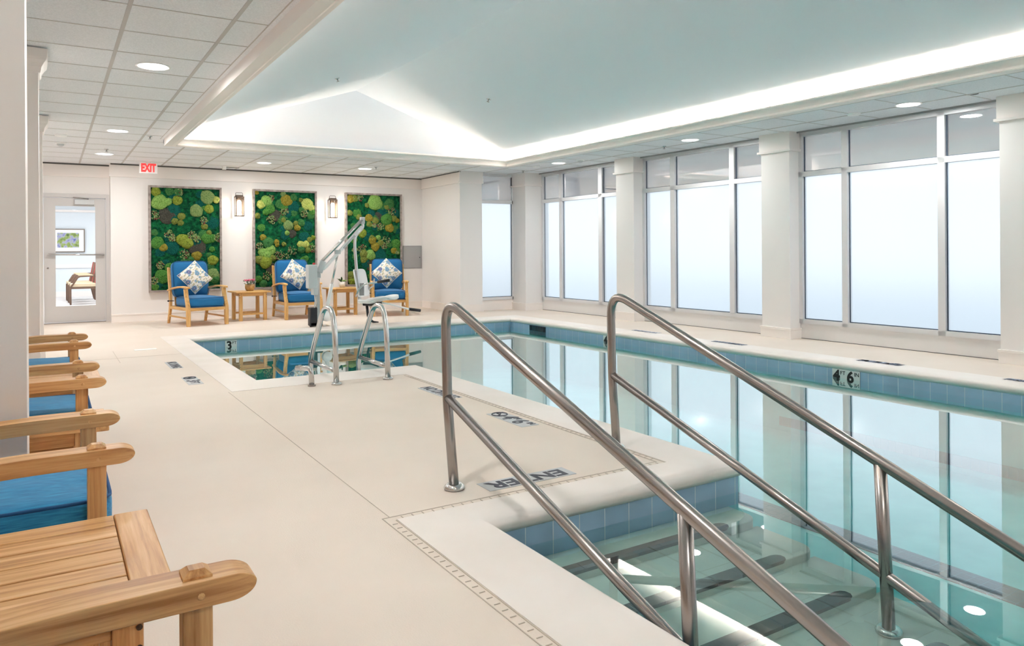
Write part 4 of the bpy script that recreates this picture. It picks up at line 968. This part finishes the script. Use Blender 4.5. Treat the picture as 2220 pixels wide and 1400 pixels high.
# ------------------------------------------------------------------ near teak armchairs (face local -y)
def armchair(loc, rz, label):
    o = empty('teak_armchair', loc, rz, label, 'armchair', 'teak armchairs in a row along the left wall')
    T = teak; ax = 0.262; pw = 0.023
    for s in (-1, 1):
        x = s * ax
        MB().box(x - pw, -0.405, 0, x + pw, -0.359, 0.59).build('leg', T[2], o, bevel=0.003)
        MB().prism([(0.42, 0), (0.375, 0), (0.33, 0.36), (0.345, 0.50), (0.42, 0.93), (0.462, 0.92), (0.392, 0.50), (0.378, 0.37)], 0, x - pw, x + pw).build('leg', T[2], o, bevel=0.003)
        st_ = []
        for t in [0.0, 0.002, 0.005, 0.009, 0.014, 0.02, 0.027, 0.035, 0.043] + [0.05 + 0.95 * k / 22 for k in range(23)]:
            y = -0.475 + 0.86 * t
            top = 0.63 - 0.055 * max(0, (t - 0.28) / 0.72) ** 1.5
            hw = 0.034 + 0.004 * math.sin(PI * t); th = 0.044
            if t < 0.05:
                q = math.sqrt(max(0.0, 1 - ((0.05 - t) / 0.05) ** 2)); hw *= 0.72 + 0.28 * q; c_ = top - th / 2; q = max(q, 0.12); st_.append((y, c_ + th / 2 * q, c_ - th / 2 * q, hw)); continue
            st_.append((y, top, top - th, hw))
        mb = MB(); vs = []
        for y, za, zb, hw in st_: vs += [(x - hw, y, zb), (x + hw, y, zb), (x + hw, y, za), (x - hw, y, za)]
        k = len(st_); mb.add(vs, [(a * 4 + i, a * 4 + (i + 1) % 4, (a + 1) * 4 + (i + 1) % 4, (a + 1) * 4 + i) for a in range(k - 1) for i in range(4)] + [(0, 1, 2, 3), (4 * k - 1, 4 * k - 2, 4 * k - 3, 4 * k - 4)])
        arm = mb.build('arm', T[1], o, bevel=0.007, seg=3)
        c_ = MB(); b = 0.0225; q = 0.012
        c_.add([(x - b, -0.382 - b, 0.629), (x + b, -0.382 - b, 0.629), (x + b, -0.382 + b, 0.629), (x - b, -0.382 + b, 0.629), (x - b, -0.382 - b, 0.634), (x + b, -0.382 - b, 0.634), (x + b, -0.382 + b, 0.634), (x - b, -0.382 + b, 0.634), (x - q, -0.382 - q, 0.643), (x + q, -0.382 - q, 0.643), (x + q, -0.382 + q, 0.643), (x - q, -0.382 + q, 0.643)],
               [(0, 1, 5, 4), (1, 2, 6, 5), (2, 3, 7, 6), (3, 0, 4, 7), (4, 5, 9, 8), (5, 6, 10, 9), (6, 7, 11, 10), (7, 4, 8, 11), (8, 9, 10, 11), (3, 2, 1, 0)])
        c_.build('post_cap', T[0], arm)
        for sg in (-1, 1): MB().lathe([(0.0001, 0.0015), (0.005, 0.001), (0.006, 0)], (x + sg * 0.036, -0.385, 0.606), 10, Matrix.Rotation(sg * PI / 2, 3, 'Y')).build('wood_plug', T[0], arm)
        MB().box(x - 0.012, -0.36, 0.325, x + 0.012, 0.335, 0.385).build('side_rail', T[1], o, bevel=0.002)
        MB().box(x - 0.011, -0.36, 0.12, x + 0.011, 0.38, 0.145).build('stretcher', T[1], o, bevel=0.002)
    MB().box(-ax + pw, -0.395, 0.325, ax - pw, -0.37, 0.385).build('front_rail', T[0], o, bevel=0.002)
    MB().box(-ax + pw, 0.34, 0.325, ax - pw, 0.365, 0.385).build('back_rail', T[0], o, bevel=0.002)
    MB().box(-ax + pw, 0.405, 0.84, ax - pw, 0.428, 0.92, Matrix.Rotation(-0.17, 3, 'X')).build('top_rail', T[0], o, bevel=0.003)
    for k in range(6): MB().box(-ax + 0.03, -0.35 + 0.115 * k, 0.362, ax - 0.03, -0.26 + 0.115 * k, 0.382).build('seat_slat', T[0], o)
    for k in range(7):
        x = -0.195 + 0.065 * k; MB().prism([(0.352, 0.37), (0.368, 0.37), (0.425, 0.86), (0.41, 0.86)], 0, x - 0.018, x + 0.018).build('back_slat', T[2], o)
    cu = xf(cushion_mesh(0.485, 0.76, 0.10, 11, 20, 20, 4, 0.024, 11, 0.003), Matrix.Translation((0, -0.045, 0.384))).build('seat_cushion', blue_near, o, smooth=True)
    MB().tube([(x, y - 0.045, 0.384 + 0.094) for x, y, _ in rim(0.485, 0.76, 0, 14, 64, 0.985)], 0.005, 8, closed=True).build('piping', pipe_m, cu, smooth=True)
    return o
a0 = armchair((-0.18, 1.065, 0), PI / 2, 'teak armchair closest to the camera, only its far arm rest in view')
for x, y, l in ((-0.278, 2.60, 'teak armchair with a blue cushion just behind the closest side table'), (-0.272, 3.955, 'teak armchair with a blue cushion just past the left column'), (-0.265, 5.49, 'teak armchair farthest from the camera in the left row')):
    c = copy_tree(a0); c.location = (x, y, 0); c['label'] = l

# ------------------------------------------------------------------ stair handrails
def flange(c, name, m, parent, r=0.05, h=0.026):
    return MB().lathe([(0.027, 0.0), (r, 0.0), (r + 0.002, h * 0.35), (r - 0.004, h * 0.75), (r - 0.014, h), (0.027, h)], c, 24).build(name, m, parent, smooth=True)
def handrail(X, base, kink, topc, sl, upref, lo, yend, p2, label):
    o = empty('pool_handrail', (X, base, 0), 0, label, 'handrail', 'steel handrails at the pool steps')
    r = 0.0245
    up_end = (upref[1] - sl * (upref[0] - yend))
    pts = [(0, 0, 0.0), (0, kink[0] - base, kink[1]), (0, topc[0] - base, topc[1]), (0, yend - base, up_end)]
    pth = fillet(pts, [0.05, 0.16], 10)
    MB().tube(pth, r, 20).build('top_rail', steel_m, o, smooth=True)
    ls = lo[2]
    MB().tube([(0, lo[0] - base, lo[1]), (0, yend - base, lo[1] - ls * (lo[0] - yend))], r * 0.92, 20).build('lower_rail', steel_m, o, smooth=True)
    MB().tube([(0, p2[0] - base, p2[1]), (0, p2[2] - base, p2[3])], r, 20).build('post', steel_m, o, smooth=True)
    flange((0, 0, 0.002), 'base_flange', steel2_m, o)
    flange((0, p2[2] - base, p2[3]), 'base_flange', steel2_m, o)
    # last post, out of the frame
    MB().tube([(0, yend - base, up_end), (0, yend - base - 0.01, -0.49)], r, 16).build('post', steel_m, o, smooth=True)
    return o
handrail(1.672, 3.232, (3.30, 0.42), (3.318, 0.932), 0.352, (2.726, 0.724), (3.30, 0.44, 0.326), 0.92, (1.675, 0.345, 1.64, -0.354), 'near stainless steel stair handrail, left of the pair')
handrail(2.803, 3.355, (3.392, 0.43), (3.402, 0.930), 0.370, (2.75, 0.690), (3.39, 0.432, 0.336), 0.92, (1.733, 0.306, 1.700, -0.354), 'far stainless steel stair handrail, right of the pair')

# ------------------------------------------------------------------ ladder grab rails
def grab(X, label):
    y0 = 6.35; o = empty('ladder_rail', (X, y0, 0), 0, label, 'grab rail', 'steel grab rails of the pool ladder')
    pts = [(0, 0, 0), (0, 0.03, 0.44), (0, 0.10, 0.66), (0, 0.34, 0.66), (0, 0.66, 0.26), (0, 0.76, 0.10), (0, 0.76, -0.80)]
    pth = fillet(pts, [0.08, 0.15, 0.22, 0.08, 0.06], 9)
    MB().tube(pth, 0.0245, 20).build('rail', steel2_m, o, smooth=True)
    MB().tube([(0, 0.02, 0.115), (0, 0.745, 0.115)], 0.02, 16).build('cross_bar', steel2_m, o, smooth=True)
    flange((0, 0, 0.001), 'base_flange', steel2_m, o, 0.046, 0.022)
    return o
grab(2.128, 'stainless steel ladder grab rail on the left, beside the short bent bar')
grab(2.612, 'stainless steel ladder grab rail on the right of the ladder')
ld = empty('ladder_steps', (2.37, 7.11, 0), 0, 'submerged white ladder steps between the two grab rails', 'ladder steps')
for k in range(3): MB().box(-0.215, -0.04, -0.35 - 0.17 * k, 0.215, 0.045, -0.33 - 0.17 * k).build('step', whitep_m, ld, bevel=0.004)
sb = empty('bent_deck_bar', (1.921, 6.39, 0), 0, 'short bent steel bar standing on the deck left of the ladder', 'steel bar')
MB().tube(fillet([(0, 0, 0.0), (-0.005, 0, 0.155), (-0.085, 0.16, 0.145)], [0.05], 8), 0.0235, 18).build('bar', steel2_m, sb, smooth=True)
MB().lathe([(0.024, 0), (0.034, 0), (0.034, 0.012), (0.024, 0.016)], n=20).build('collar', steel_m, sb)

# ------------------------------------------------------------------ pool lift
LX, LY = 3.56, 11.50
lf = empty('pool_lift', (LX, LY, 0), 0, 'white and steel pool lift with a hanging seat at the far pool edge', 'pool lift')
def L(x, z, y=0.0): return (x - LX, y, z)
MB().box(-0.028, -0.028, 0.05, 0.028, 0.028, 0.90).build('mast', steel2_m, lf, bevel=0.006)
MB().box(-0.10, -0.09, 0, 0.16, 0.09, 0.012).box(-0.03, -0.03, 0.01, 0.05, 0.03, 0.07).build('base_plate', steel2_m, lf, bevel=0.003)
MB().box(-0.145, -0.10, 0.015, 0.0 - 0.035, 0.05, 0.30).box(-0.145, -0.10, 0.015, 0.05, -0.035, 0.075).build('battery_case', blackp_m, lf, bevel=0.012)
cb = MB().box(-0.185, -0.14, 0.60, -0.04, 0.02, 0.97).build('control_box', greyp_m, lf, bevel=0.015)
MB().box(-0.115, -0.155, 0.50, -0.04, -0.02, 0.62).build('control_lower', greyp_m, lf, bevel=0.008)
MB().lathe([(0.022, 0), (0.022, 0.02), (0.012, 0.03), (0.0001, 0.03)], (-0.075, -0.06, 0.97), 16).build('stop_button', red_m, cb, smooth=True)
MB().tube([(-0.08, -0.10, 0.50), (-0.075, -0.11, 0.40), (-0.085, -0.10, 0.30)], 0.008, 8).tube([(-0.06, -0.10, 0.50), (-0.04, -0.10, 0.38), (-0.06, -0.07, 0.30)], 0.005, 8).build('cable', greyp_m, lf, smooth=True)
MB().box(-0.045, -0.05, 0.76, 0.04, 0.05, 0.84).box(0.0, -0.045, 0.84, 0.10, 0.045, 1.03, Matrix.Rotation(0.35, 3, 'Y')).build('pivot_bracket', greyp_m, lf, bevel=0.006)
MB().tube([L(3.64, 1.03, -0.03), L(4.29, 1.68, -0.03)], 0.02, 12).tube([L(3.64, 1.03, 0.03), L(4.29, 1.68, 0.03)], 0.02, 12).build('upper_arm', steel2_m, lf, smooth=True)
q = Matrix.Rotation(-math.atan2(0.72, 0.68), 3, 'Y')
MB().box(-0.47, -0.028, -0.024, 0.47, 0.028, 0.024, q, (0, 0, 0)).build('lower_arm', whitep_m, lf, bevel=0.008, loc=L(3.975, 1.235))
MB().box(-0.16, -0.030, -0.02, 0.12, -0.029, 0.012, q, (0, 0, 0)).build('arm_sticker', plate_m, lf, loc=L(4.08, 1.345))
MB().tube([L(3.68, 0.16), L(3.79, 0.66)], 0.03, 14).build('actuator_body', whitep_m, lf, smooth=True)
MB().tube([L(3.79, 0.66), L(3.895, 1.16)], 0.017, 12).build('actuator_rod', steel2_m, lf, smooth=True)
MB().box(0.28, -0.03, 1.13, 0.37, 0.03, 1.20).build('actuator_clevis', greyp_m, lf, bevel=0.006)
MB().lathe([(0.0001, -0.05), (0.075, -0.05), (0.08, -0.03), (0.08, 0.03), (0.075, 0.05), (0.0001, 0.05)], L(3.70, 0.15), 22, Matrix.Rotation(PI / 2, 3, 'X')).build('motor_housing', whitep_m, lf, smooth=True)
MB().box(4.27 - LX, -0.045, 1.62, 4.335 - LX, 0.045, 1.73).build('arm_head', greyp_m, lf, bevel=0.01)
MB().tube(fillet([L(4.305, 1.70), L(4.315, 1.56), L(4.18, 1.42), L(4.17, 1.25), L(4.22, 0.60), L(4.25, 0.33), L(4.44, 0.285)], [0.05, 0.06, 0.1, 0.1, 0.12], 7), 0.025, 16).build('hanger_tube', steel2_m, lf, smooth=True)
# seat, facing +x and turned a little towards the camera
qs = Matrix.Rotation(-0.80, 4, 'Z')
S0 = Vector((4.33 - LX, 0.06, 0))
def seatM(mb): return xf(mb, Matrix.Translation(S0) @ qs)
bk = MB(); prf = []
N = 14
vs = []; fs = []
def plate(fn, nu, nv, th):
    mb = MB(); g0 = [[Vector(fn(i / nu, j / nv)) for j in range(nv + 1)] for i in range(nu + 1)]
    def nrm(i, j):
        a = g0[min(i + 1, nu)][j] - g0[max(i - 1, 0)][j]; b = g0[i][min(j + 1, nv)] - g0[i][max(j - 1, 0)]; return a.cross(b).normalized()
    top = [v for r in g0 for v in r]; bot = [g0[i][j] - nrm(i, j) * th for i in range(nu + 1) for j in range(nv + 1)]
    w_ = nv + 1; k = len(top); f_ = []
    for i in range(nu):
        for j in range(nv):
            a = i * w_ + j; f_ += [(a, a + w_, a + w_ + 1, a + 1), (a + k, a + 1 + k, a + w_ + 1 + k, a + w_ + k)]
    for i in range(nu): f_ += [(i * w_, i * w_ + k, (i + 1) * w_ + k, (i + 1) * w_), (i * w_ + nv, (i + 1) * w_ + nv, (i + 1) * w_ + nv + k, i * w_ + nv + k)]
    for j in range(nv): f_ += [(j, j + 1, j + 1 + k, j + k), (nu * w_ + j, nu * w_ + j + k, nu * w_ + j + 1 + k, nu * w_ + j + 1)]
    return mb.add([tuple(v) for v in top + bot], f_)
def corner(u, v, hw, hl, r):  # rounded rectangle map of the unit square
    x, y = (2 * u - 1), (2 * v - 1); n = 7
    k = (abs(x) ** n + abs(y) ** n) ** (1 / n); m_ = max(abs(x), abs(y)); s = m_ / k if k > 0 else 1
    return x * s * hw, y * s * hl
def back_fn(u, v):
    a, b = corner(u, v, 0.21, 0.225, 0.05); return (-0.03 - 0.045 * (b / 0.225) + 0.035 * (a / 0.2) ** 2 - 0.02, a, 0.66 + b)
seatM(plate(back_fn, 18, 18, 0.022)).build('seat_back', whitep_m, lf, smooth=True)
def pan_fn(u, v):
    a, b = corner(u, v, 0.24, 0.28, 0.05)   # a: across, b: along
    return (0.27 + b, a, 0.405 + 0.03 * (b / 0.255) + 0.035 * abs(a / 0.23) ** 2 - 0.03 * math.exp(-((b + 0.10) / 0.12) ** 2) - 0.02 * max(0, b / 0.255 - 0.6))
seatM(plate(lambda u, v: pan_fn(1 - u, v), 18, 18, 0.045)).build('seat_pan', whitep_m, lf, smooth=True)
seatM(MB().box(0.03, -0.09, 0.29, 0.30, 0.09, 0.36)).build('seat_mount', blackp_m, lf, bevel=0.01)
seatM(MB().tube(fillet([(-0.03, -0.205, 0.44), (0.02, -0.215, 0.56), (0.12, -0.22, 0.645), (0.38, -0.22, 0.685)], 0.06, 6), 0.014, 12)).build('arm_rest_tube', steel2_m, lf, smooth=True)
seatM(MB().tube([(0.36, -0.22, 0.682), (0.56, -0.22, 0.712)], 0.024, 12)).build('arm_grip', blackp_m, lf, smooth=True)
seatM(MB().tube([(-0.03, 0.205, 0.44), (0.02, 0.215, 0.56), (0.08, 0.22, 0.60), (0.10, 0.22, 0.72)], 0.014, 12)).build('arm_rest_tube', steel2_m, lf, smooth=True)
MB().box(4.22 - LX, -0.10, 0.46, 4.29 - LX, -0.07, 0.66).build('side_plate', greyd_m, lf, bevel=0.004)
MB().tube(fillet([L(4.45, 0.315, -0.08), L(4.60, 0.335, -0.10), L(4.90, 0.25, -0.14), L(5.06, 0.205, -0.15)], 0.1, 6), 0.015, 12).build('foot_tube', whitep_m, lf, smooth=True)
MB().tube([L(5.05, 0.208, -0.15), L(5.25, 0.175, -0.16)], 0.025, 12).build('foot_grip', blackp_m, lf, smooth=True)
MB().tube([L(4.37, 0.31, 0), L(4.385, 0.13, 0), L(4.40, 0.04, -0.02)], [0.024, 0.02, 0.014], 10).tube([L(4.40, 0.06, -0.02), L(4.47, 0.02, -0.04), L(4.55, 0.014, -0.05)], [0.03, 0.018, 0.008], 10).build('strap', blackp_m, lf, smooth=True)

# ------------------------------------------------------------------ plants
fp = empty('flower_pot', (2.94, 13.36, 0.50), 0, 'tan bowl of pink flowers on the left side table', 'potted flowers')
MB().lathe([(0.0001, 0.0), (0.055, 0.0), (0.075, 0.03), (0.082, 0.07), (0.078, 0.115), (0.07, 0.115), (0.072, 0.1), (0.0001, 0.1)], n=28).build('bowl', terra_m, fp, smooth=True)
MB().lathe([(0.0001, 0.103), (0.071, 0.103)], n=20).build('soil', soil_m, fp)
rnd = random.Random(5)
gmb = MB()
for i in range(46):
    a = rnd.uniform(0, 2 * PI); r = rnd.uniform(0.02, 0.095); z = rnd.uniform(0.12, 0.175)
    gmb.blob((r * math.cos(a), r * math.sin(a), z), 0.02, 0.012, 0.007, 6, 4, rot=Matrix.Rotation(a, 3, 'Z') @ Matrix.Rotation(-0.5, 3, 'Y'))
gmb.build('foliage', leafg_m, fp, smooth=True)['kind'] = 'stuff'
for i in range(14):
    a = 2 * PI * i / 14 + rnd.uniform(-.2, .2); r = rnd.uniform(0.02, 0.09); z = 0.155 + rnd.uniform(0, 0.045)
    mb = MB()
    for k in range(6):
        b = k * PI / 3; mb.blob((r * math.cos(a) + 0.013 * math.cos(b), r * math.sin(a) + 0.013 * math.sin(b), z), 0.012, 0.009, 0.008, 6, 4)
    mb.blob((r * math.cos(a), r * math.sin(a), z + 0.006), 0.009, 0.009, 0.009, 6, 4).build('flower', pink_m, fp, smooth=True)
wp = empty('potted_succulent', (4.62, 13.42, 0.50), 0, 'small white pot with green leaves on the right side table', 'potted plant')
MB().lathe([(0.0001, 0.0), (0.048, 0.0), (0.066, 0.105), (0.058, 0.105), (0.056, 0.09), (0.0001, 0.09)], n=24).build('pot', ceram_m, wp, smooth=True)
MB().lathe([(0.0001, 0.094), (0.056, 0.094)], n=16).build('soil', soil_m, wp)
for i in range(9):
    a = rnd.uniform(0, 2 * PI); t = rnd.uniform(0.3, 1.0); ln = rnd.uniform(0.05, 0.085)
    rt = Matrix.Rotation(a, 3, 'Z') @ Matrix.Rotation(-PI / 2 + t, 3, 'Y')
    c0 = rt @ Vector((ln * 0.8, 0, 0)); MB().blob((c0.x - 0.02, c0.y, 0.10 + c0.z * 1.0), ln * 0.7, 0.016, 0.004, 10, 6, rot=rt).build('leaf', leafd_m, wp, smooth=True)
sm2 = MB()
for i in range(26):
    a = i * 2.4; r = 0.004 * i ** 0.75; rt = Matrix.Rotation(a, 3, 'Z') @ Matrix.Rotation(-0.7 + r * 4, 3, 'Y')
    sm2.blob((0.035 + r * math.cos(a), -0.02 + r * math.sin(a), 0.135 - r * 0.3), 0.022, 0.012, 0.004, 8, 4, rot=rt)
sm2.build('rosette', leafl_m, wp, smooth=True)

# ------------------------------------------------------------------ depth and warning markers
def marker(c, ln, wd, rx, ry, items, label, plate_m=plate_m, ink_m=ink_m):
    """plate lying in the plane of rx (reading direction) and ry; items: (text, along, across, size, stretch)"""
    o = empty('deck_marker', c, 0, label, 'depth marker', 'depth and warning markers on the deck')
    rx, ry = Vector(rx).normalized(), Vector(ry).normalized(); n_ = rx.cross(ry)
    A = [(-ln / 2, -wd / 2), (ln / 2, -wd / 2), (ln / 2, wd / 2), (-ln / 2, wd / 2)]
    mb = MB(); mb.add([rx * a + ry * b - n_ * 0.001 for a, b in A] + [rx * a + ry * b + n_ * 0.003 for a, b in A], [(3, 2, 1, 0), (4, 5, 6, 7), (0, 1, 5, 4), (1, 2, 6, 5), (2, 3, 7, 6), (3, 0, 4, 7)])
    mb.build('plate', plate_m, o)
    for s, a, b, sz, stx in items:
        p = rx * a + ry * b + n_ * 0.0036
        if s == 'NODIVE':
            rgm = MB(); pts = [rx * (a + sz * math.cos(t)) + ry * (b + sz * math.sin(t)) + n_ * 0.0045 for t in [2 * PI * k / 28 for k in range(28)]]
            rgm.tube(pts, sz * 0.09, 6, closed=True)
            rgm.tube([rx * (a - sz * .68) + ry * (b + sz * .68) + n_ * 0.0045, rx * (a + sz * .68) + ry * (b - sz * .68) + n_ * 0.0045], sz * 0.08, 6)
            rgm.tube([rx * (a - sz * .6) + ry * (b - sz * .05) + n_ * 0.004, rx * (a - sz * .1) + ry * (b + sz * .2) + n_ * 0.004, rx * (a + sz * .55) + ry * (b - sz * .35) + n_ * 0.004], sz * 0.09, 6)
            rgm.build('no_diving_symbol', ink_m, o)
        else:
            text('lettering', s, sz, ink_m, o, p, rx, ry, 0.004, 0.0006, stx)
    return o
DN, UPY = (0, -1, 0), (0, 1, 0); E_, W_ = (1, 0, 0), (-1, 0, 0)
marker((2.712, 5.50, 0.0), 0.56, 0.13, DN, E_, [('NO DIVING', 0, 0, 0.135, 0.80)], 'NO DIVING marker on the peninsula deck behind the near handrail post')
marker((2.70, 4.35, 0.0), 0.47, 0.135, DN, E_, [('NODIVE', -0.165, 0, 0.055, 1), ('4', -0.045, 0, 0.17, 0.95), ('FT', 0.018, 0.035, 0.05, 1), ('6', 0.10, 0, 0.17, 0.95), ('IN', 0.185, 0.035, 0.055, 1)], '4 FT 6 IN deck marker with a no-diving sign between the handrails')
marker((2.06, 3.17, 0.0), 0.52, 0.135, W_, DN, [('ENTER', 0, 0, 0.135, 1.12)], 'ENTER marker on the deck at the top of the pool steps')
marker((1.08, 8.40, 0.0), 0.50, 0.115, DN, E_, [('NO DIVING', 0, 0, 0.12, 0.78)], 'NO DIVING marker on the deck at the left side of the pool')
marker((1.09, 7.28, 0.0), 0.45, 0.125, DN, E_, [('NODIVE', -0.15, 0, 0.052, 1), ('3', 0.02, 0, 0.16, 1), ('FT', 0.12, 0.0, 0.10, 1)], '3 FT deck marker with a no-diving sign at the left side of the pool')
marker((7.19, 7.95, 0.0), 0.52, 0.12, UPY, W_, [('NO DIVING', 0, 0, 0.12, 0.82)], 'faint marker on the window side deck behind the far handrail top', plate_glare_m, ink_glare_m)
marker((7.14, 6.38, 0.0), 0.50, 0.12, UPY, W_, [('NO DIVING', 0, 0, 0.12, 0.82)], 'NO DIVING marker on the window side deck before the middle pillar', plate_glare_m, ink_glare_m)
marker((7.16, 4.42, 0.0), 0.46, 0.125, UPY, W_, [('NODIVE', -0.16, 0, 0.05, 1), ('4', -0.04, 0, 0.16, 0.95), ('FT', 0.02, 0.03, 0.05, 1), ('6', 0.09, 0, 0.16, 0.95), ('IN', 0.18, 0.03, 0.055, 1)], '4 FT 6 IN deck marker on the window side deck above the waterline tiles', plate_glare_m, ink_glare_m)
marker((7.18, 3.00, 0.0), 0.52, 0.12, UPY, W_, [('NO DIVING', 0, 0, 0.12, 0.82)], 'NO DIVING marker at the right edge of the photo', plate_glare_m, ink_glare_m)
def wall_marker(c, rx, items, label, wd):
    o = empty('waterline_marker', c, 0, label, 'depth marker', 'white depth tiles at the waterline')
    rx = Vector(rx).normalized(); up = Vector((0, 0, 1)); n_ = rx.cross(up)
    A = [(-wd / 2, -0.076), (wd / 2, -0.076), (wd / 2, 0.076), (-wd / 2, 0.076)]
    mb = MB(); mb.add([rx * a + up * b for a, b in A] + [rx * a + up * b + n_ * 0.006 for a, b in A], [(3, 2, 1, 0), (4, 5, 6, 7), (0, 1, 5, 4), (1, 2, 6, 5), (2, 3, 7, 6), (3, 0, 4, 7)]); mb.build('tile', wtile_m, o)
    for s, a, b, sz, bold in items: text('lettering', s, sz, black_m, o, rx * a + up * b + n_ * 0.0065, rx, up, bold, 0.0008)
    return o
wall_marker((2.165, 11.035, -0.155), E_, [('3', -0.025, 0.005, 0.15, 0.006), ('FT', 0.045, 0.04, 0.055, 0.0005)], '3 FT tile at the waterline near the left end of the far wall', 0.16)
wall_marker((6.20, 11.035, -0.155), E_, [('3', -0.025, 0.005, 0.15, 0.006), ('FT', 0.045, 0.04, 0.055, 0.0005)], '3 FT tile at the waterline near the far right pool corner', 0.16)
def PX(y): return 6.98 - (y + 2.0) * 0.14 / 13.04
wall_marker((PX(8.42) - 0.001, 8.42, -0.155), DN, [('4', -0.025, 0.005, 0.15, 0.006), ('FT', 0.045, 0.04, 0.055, 0.0005)], '4 FT tile at the waterline on the window side', 0.16)
wall_marker((PX(4.63) - 0.001, 4.63, -0.155), DN, [('4', -0.105, 0.005, 0.15, 0.006), ('FT', -0.035, 0.04, 0.055, 0.0005), ('6', 0.05, 0.005, 0.15, 0.006), ('IN', 0.12, 0.04, 0.055, 0.0005)], '4 FT 6 IN tiles at the waterline on the window side', 0.31)
tag(MB().box(0.845, 9.90, 0, 1.09, 10.02, 0.003).build('floor_tape', tape_m), 'small white patch lying on the deck left of the pool', 'floor tape')
fd = MB().lathe([(0.0001, 0.001), (0.06, 0.001), (0.07, 0.004), (0.075, 0.0)], (5.1, 5.6, -0.858), 20).build('pool_drain', greyd_m)
tag(fd, 'round drain fitting on the pool floor', 'drain')
